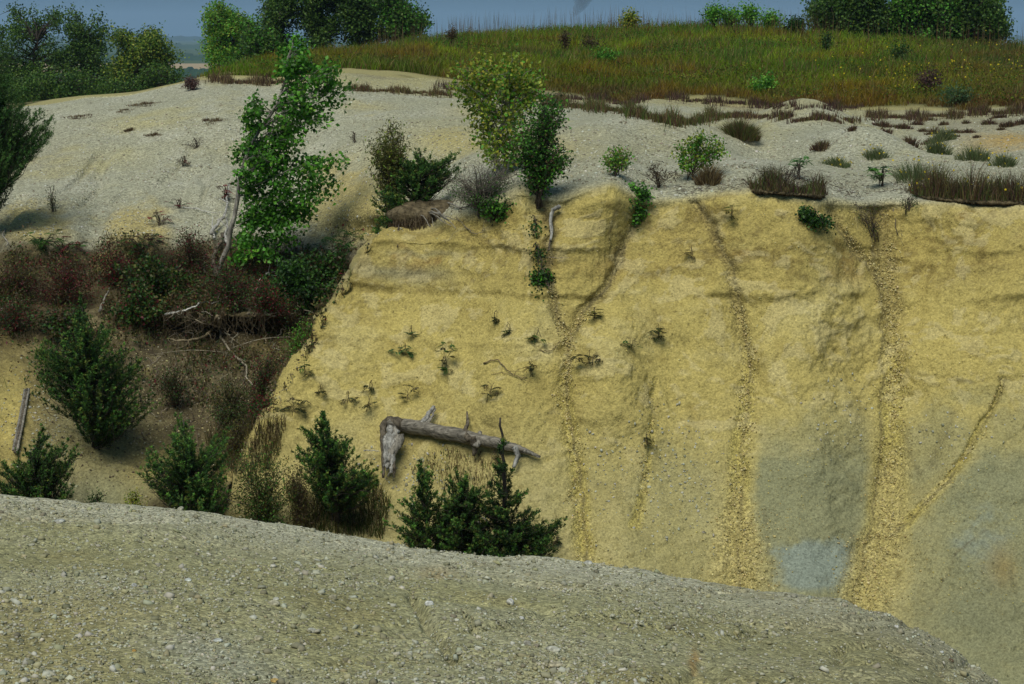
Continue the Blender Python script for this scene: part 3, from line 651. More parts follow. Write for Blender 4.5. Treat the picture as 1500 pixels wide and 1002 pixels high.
def bush(name, label, cat, group, poly, base, style='broad', nb=60, per=20, dr=.4, Y=None, basep=None, stem=None, r0=.02, L=.05, spread=.10, pal=DKG, w=None,
         bark=DARKW, u0=.45, parts=('trunk', 'crown'), multi=1, twig=0, lift=.18, dy=0.0, mat=None, rise=.6, rb=.1):
    if basep is None:
        g, _ = ground(*base); basep = g.copy()
    else: basep = np.array(basep, float)
    if Y is None: Y = basep[1]
    Y = Y+dy
    T3 = sample_poly(poly, nb); Yt = Y+rng.uniform(-1, 1, len(T3))*dr*T3[:, 2]
    T = at(T3[:, 0], T3[:, 1], Yt)
    root = empty(name, basep, label, cat, group)
    top = T[:, 2].max(); cxm = T[:, 0].mean()
    if stem is None: sp = np.array([basep-[0, 0, .05], [basep[0]*.5+cxm*.5, basep[1]*.5+Y*.5, basep[2]+(top-basep[2])*.45], [cxm, Y, basep[2]+(top-basep[2])*.88]])
    else: sp = np.vstack([basep-[0, 0, .05], at([q[0] for q in stem], [q[1] for q in stem], Y)])
    wood = MB(); leaf = MB(); A = np.zeros_like(T)
    if multi > 1:       # several stems from the base
        for k in range(multi):
            q = T[rng.integers(len(T))]; c = curve([basep-[0, 0, .05]+rng.normal(0, .03, 3), basep*.55+q*.45+[0, 0, .12], q], 9, .01)
            tube(wood, c, np.linspace(r0, r0*.25, 9), 5, bark, .1)
    stc = curve(sp, 16, r0*.35)
    if multi <= 1: tube(wood, stc, np.linspace(r0, r0*.3, 16), 8, bark, .15)
    for i, q in enumerate(T):
        dh = np.linalg.norm(q[:2]-stc[:, :2], axis=1); want = q[2]-rise*dh
        k = int(np.argmin(np.abs(stc[:, 2]-want)+.25*dh)); A[i] = stc[k]
        if multi > 1: A[i] = basep+(A[i]-basep)*.5
    B = A*.45+T*.55; B[:, 2] += lift*np.linalg.norm(T-A, axis=1)*(1 if style != 'juniper' else -.6)
    m = min(len(T), 130)
    for i in range(m):
        u = np.linspace(0, 1, 6)[:, None]; c = A[i]*(1-u)**2+B[i]*2*u*(1-u)+T[i]*u*u
        c[1:-1] += rng.normal(0, .02*np.linalg.norm(T[i]-A[i]), (4, 3))
        tube(wood, c, np.linspace(min(r0*.38, rb), max(min(r0, .03)*.09, .0018), 6), 4, bark, cap=False)
        for _ in range(twig):
            s0 = c[rng.integers(2, 6)]; e_ = s0+unit(rng.normal(size=3)+[0, 0, .5])*np.linalg.norm(T[i]-A[i])*rng.uniform(.15, .4)
            tube(wood, curve([s0, s0*.5+e_*.5+rng.normal(0, .015, 3), e_], 4), np.linspace(max(r0*.16, .003), .0015, 4), 3, bark, cap=False)
    wood.build(parts[0], M_bark, root, True)
    if style != 'twig':
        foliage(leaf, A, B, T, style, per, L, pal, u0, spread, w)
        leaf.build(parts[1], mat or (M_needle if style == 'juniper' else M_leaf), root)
    return root

# ---- trees far behind
FAR = [(.045, .11, .016), (.07, .15, .02), (.025, .06, .012), (.11, .19, .025)]
def far_tree(label, group, poly, Yt, base_px, n=120, per=60, pal=FAR, L=.15, spread=.55, stem=None, r0=.22, w=None):
    bp = behind(base_px, Yt); q = at(base_px, 100, Yt); bp[0] = q[0]
    return bush('cottonwood_tree', label, 'tree', group, poly, None, 'broad', int(n*.62), int(per*1.75), 1.8, Yt, bp, stem, r0, L, spread*.95, pal, w, DARKW, .72, twig=1, rise=.3, rb=.07)
GT = 'trees beyond the gravel crest and grassy hill'
far_tree('tall dark tree at the far left beyond the gravel crest, behind the big dark juniper', GT, [[(-90, 40), (-30, 20), (5, 35), (10, 80), (25, 130), (0, 190), (-90, 200)]], 118, -40, 110, 70)
far_tree('ragged dark tree with crown split into narrow clumps beyond the left crest', GT, [ell(20, 28, 14, 22), ell(48, 42, 16, 22), ell(30, 80, 30, 34), ell(80, 34, 12, 20), ell(72, 95, 24, 44), ell(28, 130, 34, 34)], 125, 50, 150, 70, stem=[(45, 150), (50, 100), (55, 60)])
far_tree('dark tree with two upright tufts beside the rounded bright tree', GT, [ell(104, 36, 11, 20), ell(120, 60, 18, 24), ell(144, 38, 10, 16), ell(140, 75, 20, 26), ell(110, 105, 26, 34), ell(150, 115, 22, 26)], 125, 125, 150, 70, stem=[(125, 130), (120, 90), (125, 55)])
far_tree('rounded olive green tree with forked dark trunk beyond the left crest', GT, [ell(205, 78, 44, 30, 14), ell(172, 62, 12, 18), ell(226, 56, 14, 14), ell(238, 90, 20, 20), ell(180, 105, 24, 22)], 120, 192, 150, 75, pal=YOG[:4]+FAR[:3], stem=[(188, 140), (192, 112), (200, 80)])
far_tree('low dark green growth behind the crest at the foot of the rounded tree', GT, [ell(235, 118, 30, 18), ell(200, 128, 34, 12), ell(160, 135, 25, 14)], 112, 220, 90, 60)
far_tree('shadowy undergrowth tree filling the gap under the left dark trees', GT, [ell(60, 135, 50, 26), ell(120, 132, 50, 22), ell(20, 160, 40, 26)], 116, 80, 130, 80)
far_tree('bright yellow green tree standing left of the grassy hill', GT, [ell(318, 22, 22, 18), ell(345, 42, 26, 26), ell(312, 60, 16, 20), ell(335, 75, 28, 20), ell(322, 92, 14, 12)], 105, 330, 140, 70, pal=MDG+YOG[:2], stem=[(335, 100), (332, 60), (325, 25)], L=.13, spread=.45)
far_tree('dark tree growing between the bright tree and the long grove', GT, [ell(372, 60, 18, 22), ell(395, 72, 22, 24), ell(365, 88, 24, 14)], 100, 380, 80, 60, pal=FAR+MDG[:1])
for lb, ps, bx, pal in (('leftmost tree of the hilltop grove, its crown cut by the photo top', [ell(412, 18, 24, 26), ell(405, 50, 18, 20), ell(430, -15, 26, 26)], 412, FAR),
                        ('dense dark tree in the middle of the hilltop grove with bare pale branches inside', [ell(462, 15, 34, 30), ell(470, 50, 30, 22), ell(480, -15, 30, 20)], 468, FAR),
                        ('broad dark tree right of the middle of the hilltop grove', [ell(520, 8, 34, 30), ell(530, 42, 34, 22), ell(510, -18, 24, 16)], 520, FAR),
                        ('rightmost tree of the hilltop grove, its crown sloping down to the right', [ell(575, 18, 28, 22), ell(605, 32, 22, 18), ell(580, 48, 28, 12), ell(560, -8, 20, 14)], 580, FAR+MDG[:1])):
    far_tree(lb, GT, ps, 108, bx, 130, 75, pal)
for lb, ps, bx, pal in (('leftmost tree of the right hand row, low dark crown spreading over the grass', [ell(1215, 22, 28, 18), ell(1240, 8, 22, 20), ell(1200, 14, 12, 10)], 1225, FAR),
                        ('second tree of the right hand row with dark rounded crown', [ell(1270, 12, 26, 22), ell(1290, 28, 24, 14), ell(1265, -12, 22, 14)], 1280, FAR),
                        ('third tree of the right hand row, brighter green crown reaching the top of the photo', [ell(1330, 15, 32, 24), ell(1345, -10, 30, 18), ell(1320, 40, 26, 10)], 1335, FAR+MDG[:2]),
                        ('fourth tree of the right hand row with pale bare stems low down', [ell(1385, 18, 30, 24), ell(1395, -8, 28, 16), ell(1375, 42, 26, 12)], 1390, FAR+MDG[:1]),
                        ('rightmost tree of the right hand row, dark narrow crown', [ell(1430, 10, 28, 22), ell(1455, 20, 24, 20), ell(1440, 42, 32, 14), ell(1420, -12, 20, 12)], 1445, FAR)):
    far_tree(lb, GT, ps+[ell(bx, 50, 34, 13)], 96, bx, 150, 70, pal)
# low shrubs along the skyline of the hill
GS = 'shrubs along the skyline of the grassy hill'
for lb, cx, cy, rx, ry, pal in (('bright green shrub, leftmost of those on the skyline', 1046, 18, 16, 9, MDG), ('round green shrub on the skyline, middle one of the tallest three', 1098, 18, 14, 12, MDG), ('green shrub on the skyline sloping down to the right', 1130, 27, 18, 8, MDG),
                                ('small sparse shrub on the skyline beside tall grass stalks', 922, 25, 7, 8, YOG), ('low green shrub between the two taller skyline shrubs', 1072, 24, 10, 8, MDG), ('small green shrub on the skyline nearest the right hand row of trees', 1165, 36, 12, 5, DKG)):
    g, _ = ground(cx, max(cy+ry+12, 44)); bush('shrub', lb, 'shrub', GS, ell(cx, cy, rx, ry), None, 'broad', 26, 32, .4, basep=g, r0=.02, L=.09, spread=.25, pal=pal, multi=4, lift=.1)
# small plants on the hill face
GH = 'darker plants standing in the hill grass'
for lb, cx, cy, rx, ry, st, pal in (('dark dead stalk plant standing upright in the hill grass', 828, 58, 4, 16, 'fine', BRN_), ('grey brown shrub beside the dark stalk on the hill face', 866, 63, 15, 8, 'fine', BRN_), ('purple brown bush on the right part of the hill', 1360, 116, 20, 18, 'fine', [(.07, .03, .03), (.10, .05, .04), (.05, .03, .025)]),
                                ('dark green bush on the hill below the right hand trees', 1318, 72, 16, 14, 'fine', DKG), ('small dark stalk at the left end of the hill crest', 662, 52, 3, 10, 'fine', BRN_), ('bright green plant in grass on the lower right hill', 1120, 122, 20, 10, 'broad', MDG),
                                ('narrow dark shrub in mid slope grass', 1210, 60, 5, 16, 'fine', DKG), ('blue green grass clump bush at lower right of the hill', 1400, 138, 26, 12, 'fine', [(.07, .14, .05), (.05, .10, .04)]), ('low green bush at left centre of the hill', 885, 82, 24, 8, 'broad', MDG[:3]), ('dark purple brown weed patch by the foot of the hill', 690, 130, 16, 6, 'fine', BRN_)):
    g, _ = ground(cx, cy+ry+4); bush('shrub', lb, 'shrub', GH, ell(cx, cy, rx, ry), None, st, 26, 26, .35, basep=g, r0=.012, L=.07, spread=.16, pal=pal, multi=4, lift=.1, dy=-.1)

# ---- grass on the hill: too much to count
def grass_field(name, label, n, fn, kind='stuff', cat='grass', group=None):
    mb = MB(); fn(mb, n); return single(mb, name, M_grass, label, cat, group, kind)
def hill_grass(mb, n):
    k0 = 0
    cols = rng.uniform(0, NCOL-1.001, n*2); rows = nA-3+rng.uniform(0, 1, n*2)**1.0*(nB+2)
    ci = cols.astype(int); ri = rows.astype(int); p = P[ri, ci]+(P[np.minimum(ri+1, NR-1), ci]-P[ri, ci])*(rows-ri)[:, None]
    p = p+(P[ri, ci+1]-P[ri, ci])*(cols-ci)[:, None]
    u = Uf[ri, ci]; v = Vf[ri, ci]; keep = (u > 262+10*fbm(p, 1, 2, 3)) & (u < 1620) & (v < lin(FOOT, u)-5+14*fbm(p, .6, 3, 77)); p = p[keep][:n]; u = u[keep][:n]; v = v[keep][:n]; n = len(p)
    a = fbm(p, .16, 3, 301); b = fbm(p, .55, 3, 302); c = fbm(p, .9, 3, 303)
    green = np.array([.10, .22, .014]); yel = np.array([.26, .34, .02]); org = np.array([.25, .15, .018]); red = np.array([.12, .045, .03]); brn = np.array([.10, .065, .035]); lush = np.array([.05, .13, .02])
    col = np.tile(green, (n, 1)); hf = np.clip((lin(FOOT, u)-v)/np.maximum(lin(FOOT, u)-lin(CREST, u), 1), 0, 1)
    def mx(cc, m): return col*(1-m[:, None])+cc*m[:, None]
    col = mx(yel, sstep(-.15, .4, a+.3*b)*.8); col = mx(org, sstep(.08, .4, b-.3*a)*.75); col = mx(lush*1.4, sstep(.08, .32, c)*.85)
    col = mx(brn, sstep(1250, 1500, u)*.55); col = mx(red, sstep(.22, .02, hf+.12*b)*.7); col = mx(org, sstep(.5, .1, np.abs(hf-.22+.2*b))*.2)
    col = mx(brn, sstep(.25, .6, fbm(p, .5, 3, 305))*.6)
    dry = rng.uniform(0, 1, n); col = np.where((dry < .12)[:, None], np.array([.26, .20, .08]), col); col = np.where((dry > .93)[:, None], np.array([.16, .06, .035]), col)
    col = col*rng.uniform(.55, 1.3, (n, 1))
    h = rng.uniform(.09, .32, n)*(.5+.5*sstep(0, .25, hf))*(1+.8*b)*(1+.5*fbm(p, 1.6, 2, 309))*sstep(262, 420, u)**.4; lean = rng.normal(0, .38, (n, 3)); lean[:, 2] = 0; lean[:, 0] += .06
    blades(mb, p-[0, 0, .03], p+(lean+[0, 0, 1])*h[:, None], rng.uniform(.012, .024, n), col)
    m = 26000; q = p[rng.choice(n, m, p=(lambda q: q/q.sum())(sstep(-.1, .45, fbm(p, .6, 3, 311))+.03))]; hc = fbm(q, .35, 2, 312)[:, None]
    cards(mb, q+np.column_stack([rng.normal(0, .04, (m, 2)), rng.uniform(.05, .30, m)]), rng.normal(size=(m, 3)), rng.normal(0, .6, (m, 3))+[0, -.3, .7], rng.uniform(.04, .08, m), .035, pick([(.05, .11, .015), (.09, .15, .02), (.10, .07, .025), (.16, .15, .02)], m, .3)*(1+.5*hc))
    # tall seed stalks
    m = 1700; k = rng.choice(n, m, p=(lambda q: q/q.sum())((.06+sstep(.8, 1, hf)*1.4)*sstep(420, 640, u)*(1-.75*sstep(1150, 1250, u))*np.clip(.4+1.8*fbm(p, .5, 3, 313), .05, 2))); q = p[k]; lean = rng.normal(0, .06, (m, 3)); lean[:, 2] = 0
    blades(mb, q, q+(lean+[0, 0, 1])*rng.uniform(.45, 1.0, m)[:, None], .010, pick([(.16, .09, .05), (.20, .15, .07), (.10, .07, .04)], m))
    m = 220; k = rng.choice(n, m, p=(lambda q: q/q.sum())(sstep(1150, 1300, u)*sstep(.2, .5, fbm(p, .3, 2, 306)+.4))); q = p[k]+np.column_stack([np.zeros((m, 2)), rng.uniform(.3, .6, m)])
    cards(mb, q, rng.normal(size=(m, 3)), rng.normal(size=(m, 3)), .05, .05, np.tile([.55, .45, .03], (m, 1)))
grass_field('hill_grass', 'green, gold and russet prairie grass covering the hill', 170000, hill_grass)

def band(mb, pts, w, n, h, pal, wid=.012, hv=.5):
    """grass along a line in the picture; w = half width in pixels"""
    pts = np.array(pts, float); d = np.concatenate([[0], np.cumsum(np.hypot(*np.diff(pts, axis=0).T))]); s = rng.uniform(0, d[-1], n)
    x = np.interp(s, d, pts[:, 0]); y = np.interp(s, d, pts[:, 1]); env = .6+.4*np.sin(s*.11)+.25*np.sin(s*.31+1)
    y = y+rng.normal(0, 1, n)*w*.5*np.clip(env, .15, 1.2); x = x+rng.normal(0, 3, n); g, _ = ground(x, y)
    g = g+rng.normal(0, .04, g.shape)*[1, 1, 0]; hh = h*rng.uniform(1-hv, 1+hv*.4, n)*np.clip(env, .4, 1.1); lean = rng.normal(0, .28, (n, 3)); lean[:, 2] = 0
    blades(mb, g-[0, 0, .02], g+(lean+[0, 0, 1])*hh[:, None], wid*rng.uniform(.7, 1.3, n), pick(pal, n, .3))
RUS = [(.13, .07, .045), (.16, .12, .05), (.08, .05, .035), (.10, .11, .03), (.20, .15, .07)]
PUR = [(.10, .05, .05), (.13, .08, .06), (.07, .045, .04), (.09, .09, .03)]
GRNG = [(.10, .14, .035), (.07, .11, .03), (.14, .15, .05), (.16, .12, .06)]
GB = 'strips of low grass on the gravel flat'
for lb, pts, w, n, h, pal in (('short russet grass strip left of centre on the gravel flat, below the grove', [(515, 132), (560, 133), (600, 136), (660, 140)], 3, 1800, .16, RUS),
                              ('long low grass strip curving right from the sapling across the gravel flat', [(800, 152), (850, 158), (900, 163), (940, 170), (970, 180), (1000, 183), (1040, 175), (1075, 170)], 6, 5000, .26, RUS+GRNG[:2]),
                              ('dark tufted strip along the pale path at the right of the flat', [(1075, 172), (1120, 173), (1180, 176), (1240, 178), (1255, 178)], 3, 2200, .16, PUR+RUS),
                              ('grass strip beside the pale path at the far right', [(1420, 168), (1450, 166), (1500, 165), (1560, 164)], 5, 2500, .2, RUS+PUR),
                              ('thin dry grass strips low on the grassy hill foot, left end', [(310, 118), (340, 120), (390, 122), (420, 120)], 4, 2000, .2, DRY+PUR),
                              ('purple grey grass fringe along the torn foot of the hill', [(640, 128), (690, 136), (760, 139), (820, 148), (870, 143), (920, 155), (960, 140), (1010, 148), (1060, 152), (1120, 156), (1200, 160), (1260, 158)], 4, 6000, .2, PUR),
                              ('grey brown grass strip across the flat by the purple tufts', [(1270, 172), (1310, 172), (1350, 175), (1385, 172), (1410, 170)], 5, 1800, .2, PUR+RUS)):
    mb = MB(); band(mb, pts, w, n, h, pal); single(mb, 'grass_strip', M_grass, lb, 'grass strip', GB)
def tuft(px, py, rx, h, n, pal, name, lb, cat, group, wid=.012, ry=2.5, flowers=0):
    n = int(n*1.5); mb = MB(); c, _ = ground(px, py); rm = rx/F_*c[1]; th = rng.uniform(0, 6.283, n); rr = rng.uniform(0, 1, n)**.6*(1+.3*np.sin(th*3+px))
    g = c+np.stack([rm*rr*np.cos(th), rm*rr*np.sin(th)*1.1, th*0], -1); u_, v_ = project(g); gg, _ = ground(u_, v_); g[:, 2] = np.clip(c[2]+(gg[:, 2]-c[2]), c[2]-.12, c[2]+.12)
    lean = np.stack([np.cos(th)*rr, np.sin(th)*rr, th*0], -1)*.8+rng.normal(0, .3, g.shape)*[1, 1, 0]
    hh = h*rng.uniform(.35, 1.15, n)*(1.2-.75*rr); blades(mb, g-[0, 0, .02], g+(lean+[0, 0, 1])*hh[:, None], wid*rng.uniform(.6, 1.3, n), pick(pal, n, .3))
    if flowers:
        k = rng.choice(n, flowers); q = g[k]+(lean[k]*.8+[0, 0, 1])*hh[k][:, None]*1.05; cards(mb, q, rng.normal(size=q.shape), rng.normal(size=q.shape), .035, .04, np.tile([.65, .5, .03], (flowers, 1)))
    return single(mb, name, M_grass, lb, cat, group)
tuft(1085, 203, 27, .30, 2000, RUS+GRNG, 'grass_clump', 'large rounded russet and green grass clump on the gravel flat', 'grass clump', None, ry=6)
tuft(1200, 218, 13, .17, 300, PUR+DRY, 'grass_clump', 'small dark grass clump alone on the white gravel swell', 'grass clump', None)
tuft(1035, 268, 15, .30, 420, DRY, 'grass_clump', 'dry straw brown grass clump on the cliff rim beside the leafy shrub', 'grass clump', None)
for i, (x, y, r, h) in enumerate([(1293, 203, 12, .2), (1335, 210, 13, .26), (1290, 184, 14, .2), (1322, 188, 11, .2), (1342, 182, 8, .16), (1368, 195, 10, .22), (1397, 192, 9, .14), (1418, 194, 10, .14), (1448, 182, 9, .2), (1478, 184, 12, .2),
                                  (1428, 203, 5, .1), (1400, 200, 7, .1), (1248, 190, 8, .12), (1352, 193, 8, .12), (1465, 190, 6, .1), (1380, 180, 6, .14), (1415, 180, 5, .14), (1495, 180, 12, .2), (1362, 208, 10, .18), (1462, 172, 10, .18)]):
    tuft(x, y, r*1.15, h*.62, int(60+r*16), PUR+RUS[:2], 'grass_tuft', 'small purple brown grass tuft on pale clay between the path and the right rim', 'grass tuft', 'small grass tufts on the pale clay at right')
for x, y, r, h, lb in ((1372, 222, 14, .42, 'feathery blue green weed clump at the left of the weeds on pale clay'), (1380, 205, 14, .34, 'green weed clump behind the feathery one'), (1425, 232, 20, .35, 'broad feathery weed clump in the middle of the right flat'), (1470, 240, 16, .28, 'feathery weed clump nearest the right edge'), (1283, 232, 16, .26, 'thin green weed clump on the white gravel right of the sapling'), (1225, 240, 18, .2, 'low wispy green weeds above the twiggy turf'), (1340, 262, 30, .4, 'broad grass and goldenrod clump on the rim between white gravel and the long turf')):
    tuft(x, y, r*1.1, h*.75, 420, [(.13, .17, .07), (.09, .13, .05), (.17, .18, .09)], 'weed_clump', lb, 'weeds', 'feathery weed clumps on the right flat', wid=.009, flowers=12)
# bleached low litter on the left flat
GL = 'thin dead plants lying on the left gravel'
for x, y, w, h, lb in ((218, 152, 22, .10, 'long olive streak of low grass near the left crest'), (190, 161, 16, .06, 'short brown streak of low grass below the crest streak'), (118, 168, 20, .06, 'dark thin litter streak at the left of the flat'), (315, 176, 20, .1, 'thin dry grass wisps left of the tall sapling'), (190, 190, 8, .1, 'tiny grey green tuft on the left gravel'), (225, 195, 12, .08, 'dark low wisp beside the tiny grey tuft')):
    tuft(x, y, w*1.2, h*.55, 420, DRY+PUR, 'low_grass', lb, 'low grass', GL, ry=2.5, wid=.009)

# ------------------------------------------------------------ saplings, junipers and shrubs near the cliff
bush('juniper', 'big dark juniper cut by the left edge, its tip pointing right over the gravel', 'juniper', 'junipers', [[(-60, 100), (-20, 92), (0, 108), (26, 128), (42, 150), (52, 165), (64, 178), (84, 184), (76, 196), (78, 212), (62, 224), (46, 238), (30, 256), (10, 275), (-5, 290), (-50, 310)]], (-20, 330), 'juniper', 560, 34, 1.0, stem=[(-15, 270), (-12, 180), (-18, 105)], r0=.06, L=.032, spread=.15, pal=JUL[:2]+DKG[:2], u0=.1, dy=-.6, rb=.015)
SAP = 'broad-leaved saplings and shrubs round the cliff top'
bush('cottonwood_sapling', 'tall leaning sapling with bright green leaves above the vegetated ledge', 'sapling', None,
     [[(428, 50), (447, 62), (455, 85), (462, 102), (478, 96), (488, 106), (500, 92), (505, 100), (512, 125), (505, 150), (494, 165), (498, 178), (472, 186), (455, 192), (438, 208), (418, 216), (404, 208), (398, 150), (406, 130), (400, 105), (410, 78)],
      [(355, 140), (366, 142), (376, 156), (402, 168), (420, 214), (442, 212), (432, 245), (412, 262), (372, 270), (352, 258), (340, 232), (350, 214), (342, 180), (346, 168)],
      [(432, 240), (455, 236), (468, 220), (486, 232), (508, 226), (504, 240), (486, 256), (495, 268), (500, 288), (470, 300), (440, 318), (400, 330), (372, 322), (362, 285), (372, 262), (412, 255)],
      [(362, 292), (420, 310), (462, 300), (448, 330), (432, 360), (440, 385), (405, 392), (370, 378), (352, 392), (350, 350)]],
     (322, 402), 'broad', 230, 40, .55, stem=[(326, 380), (336, 345), (345, 300), (355, 250), (372, 205), (402, 160), (420, 110), (430, 62)], r0=.05, L=.078, spread=.125, pal=MDG+DKG[1:3], w=[.28, .2, .26, .08, .09, .09], bark=(.28, .26, .22), u0=.68, rise=.35, rb=.009, twig=1)
bush('sapling', 'slender sapling with pale trunk and yellow green rounded crown behind the rim', 'sapling', None,
     [[(700, 86), (722, 82), (745, 80), (770, 90), (792, 108), (799, 132), (788, 150), (765, 158), (748, 176), (735, 172), (715, 160), (700, 165), (684, 160), (660, 172), (666, 155), (672, 140), (656, 112), (668, 96)],
      [(690, 176), (712, 160), (728, 170), (722, 205), (716, 225), (700, 205)], [(700, 205), (712, 198), (722, 215), (724, 240), (710, 225)], [(750, 180), (770, 170), (772, 200), (760, 240), (742, 235), (738, 205)]],
     (731, 262), 'broad', 120, 40, .6, stem=[(729, 240), (727, 212), (735, 185), (745, 160), (738, 120)], r0=.035, L=.060, spread=.16, pal=YOG+MDG[:2], w=[.32, .24, .18, .06, .08, .06, .06], bark=(.30, .28, .22), u0=.55, twig=1, dy=.2, rise=.9, rb=.007)
bush('multistem_shrub', 'dense dark green shrub of many upright stems growing from a cleft in the rim', 'shrub', None,
     [[(766, 166), (790, 150), (812, 142), (828, 143), (824, 170), (812, 190), (800, 212), (770, 240), (752, 236), (744, 215), (752, 188)], [(800, 205), (825, 205), (844, 218), (838, 232), (828, 248), (812, 262), (796, 262)], [(760, 238), (810, 240), (806, 268), (795, 285), (784, 284), (768, 262)]],
     (788, 296), 'broad', 130, 40, .5, r0=.014, L=.045, spread=.13, pal=DKG+MDG+BRN_[:2], w=[.14, .18, .16, .05, .12, .1, .1, .04, .06, .05], bark=(.11, .085, .06), multi=22, u0=.4, twig=1)
bush('olive_shrub', 'upright olive brown shrub left of the dark juniper on the spur', 'shrub', None, [[(560, 186), (575, 180), (592, 184), (598, 204), (594, 226), (600, 244), (590, 280), (572, 292), (548, 268), (540, 245), (546, 226), (535, 206), (552, 206)]], (572, 325), 'fine', 120, 44, .32, r0=.012, L=.046, spread=.10, pal=OLV+YOG[1:3], w=[.3, .24, .12, .14, .14, .06], bark=(.12, .09, .05), multi=10, u0=.35, twig=1)
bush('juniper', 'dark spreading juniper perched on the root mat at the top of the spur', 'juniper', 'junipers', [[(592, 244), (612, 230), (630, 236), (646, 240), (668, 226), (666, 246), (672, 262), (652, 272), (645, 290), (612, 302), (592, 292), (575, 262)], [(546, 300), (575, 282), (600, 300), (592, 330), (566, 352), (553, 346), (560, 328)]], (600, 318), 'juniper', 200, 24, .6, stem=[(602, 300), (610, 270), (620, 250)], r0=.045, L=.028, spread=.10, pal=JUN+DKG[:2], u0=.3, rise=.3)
bush('twig_shrub', 'leafless grey twig thicket between the perched juniper and the slender sapling', 'shrub', None, [[(652, 262), (680, 240), (705, 232), (730, 238), (760, 250), (765, 272), (740, 290), (700, 302), (665, 296), (652, 282)]], (705, 306), 'twig', 120, 0, .5, r0=.012, bark=(.16, .14, .11), multi=14, twig=5)
bush('low_shrub', 'low green grey shrub tangled in the leafless thicket', 'shrub', None, [[(655, 272), (690, 262), (735, 256), (760, 268), (735, 290), (690, 300), (660, 292)]], (700, 308), 'fine', 60, 26, .4, r0=.008, L=.032, spread=.09, pal=JUL+MDG[:1], bark=GRAYW, multi=6)
# junipers at the foot of the left slope and in front of the log
JN = 'junipers'
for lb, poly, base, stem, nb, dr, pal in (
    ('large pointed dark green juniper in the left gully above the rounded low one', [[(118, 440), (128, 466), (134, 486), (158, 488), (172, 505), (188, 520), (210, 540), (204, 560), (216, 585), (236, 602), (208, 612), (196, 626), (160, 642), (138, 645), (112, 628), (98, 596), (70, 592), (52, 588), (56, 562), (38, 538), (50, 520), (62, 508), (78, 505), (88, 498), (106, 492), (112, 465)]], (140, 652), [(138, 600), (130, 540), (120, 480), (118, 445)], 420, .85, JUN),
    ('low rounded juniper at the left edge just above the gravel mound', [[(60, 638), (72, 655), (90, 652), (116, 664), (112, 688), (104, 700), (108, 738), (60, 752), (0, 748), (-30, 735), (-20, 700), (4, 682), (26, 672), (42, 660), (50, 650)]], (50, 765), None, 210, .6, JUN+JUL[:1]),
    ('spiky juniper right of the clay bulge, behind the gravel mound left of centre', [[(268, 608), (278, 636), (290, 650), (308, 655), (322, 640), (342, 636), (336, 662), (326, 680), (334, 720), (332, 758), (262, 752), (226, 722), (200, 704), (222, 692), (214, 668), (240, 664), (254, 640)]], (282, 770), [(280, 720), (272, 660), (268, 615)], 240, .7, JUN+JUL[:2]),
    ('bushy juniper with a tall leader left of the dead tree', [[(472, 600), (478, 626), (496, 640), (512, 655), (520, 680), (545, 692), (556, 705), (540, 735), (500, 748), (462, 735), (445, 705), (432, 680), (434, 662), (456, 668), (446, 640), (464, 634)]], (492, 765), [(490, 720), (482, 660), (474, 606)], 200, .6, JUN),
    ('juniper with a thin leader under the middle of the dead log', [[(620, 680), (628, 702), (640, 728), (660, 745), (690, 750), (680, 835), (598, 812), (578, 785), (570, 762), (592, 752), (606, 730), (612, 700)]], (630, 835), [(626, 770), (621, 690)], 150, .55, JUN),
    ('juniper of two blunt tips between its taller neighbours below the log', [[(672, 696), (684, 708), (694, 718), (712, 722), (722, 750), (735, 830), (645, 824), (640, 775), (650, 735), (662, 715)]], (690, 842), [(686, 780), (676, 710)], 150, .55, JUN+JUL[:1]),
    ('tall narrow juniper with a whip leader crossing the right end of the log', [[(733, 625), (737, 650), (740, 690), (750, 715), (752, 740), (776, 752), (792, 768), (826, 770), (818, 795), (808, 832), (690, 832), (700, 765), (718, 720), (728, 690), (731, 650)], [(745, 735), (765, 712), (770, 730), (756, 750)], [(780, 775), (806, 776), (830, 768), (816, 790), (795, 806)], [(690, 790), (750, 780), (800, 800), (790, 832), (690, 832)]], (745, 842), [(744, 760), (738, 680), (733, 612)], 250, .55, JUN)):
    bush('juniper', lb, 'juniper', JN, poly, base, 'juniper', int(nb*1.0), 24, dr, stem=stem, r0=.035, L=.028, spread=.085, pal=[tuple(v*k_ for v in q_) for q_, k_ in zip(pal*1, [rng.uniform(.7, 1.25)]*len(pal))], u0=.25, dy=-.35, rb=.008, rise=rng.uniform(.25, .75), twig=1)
SH = 'shrubs at the foot of the left slope'
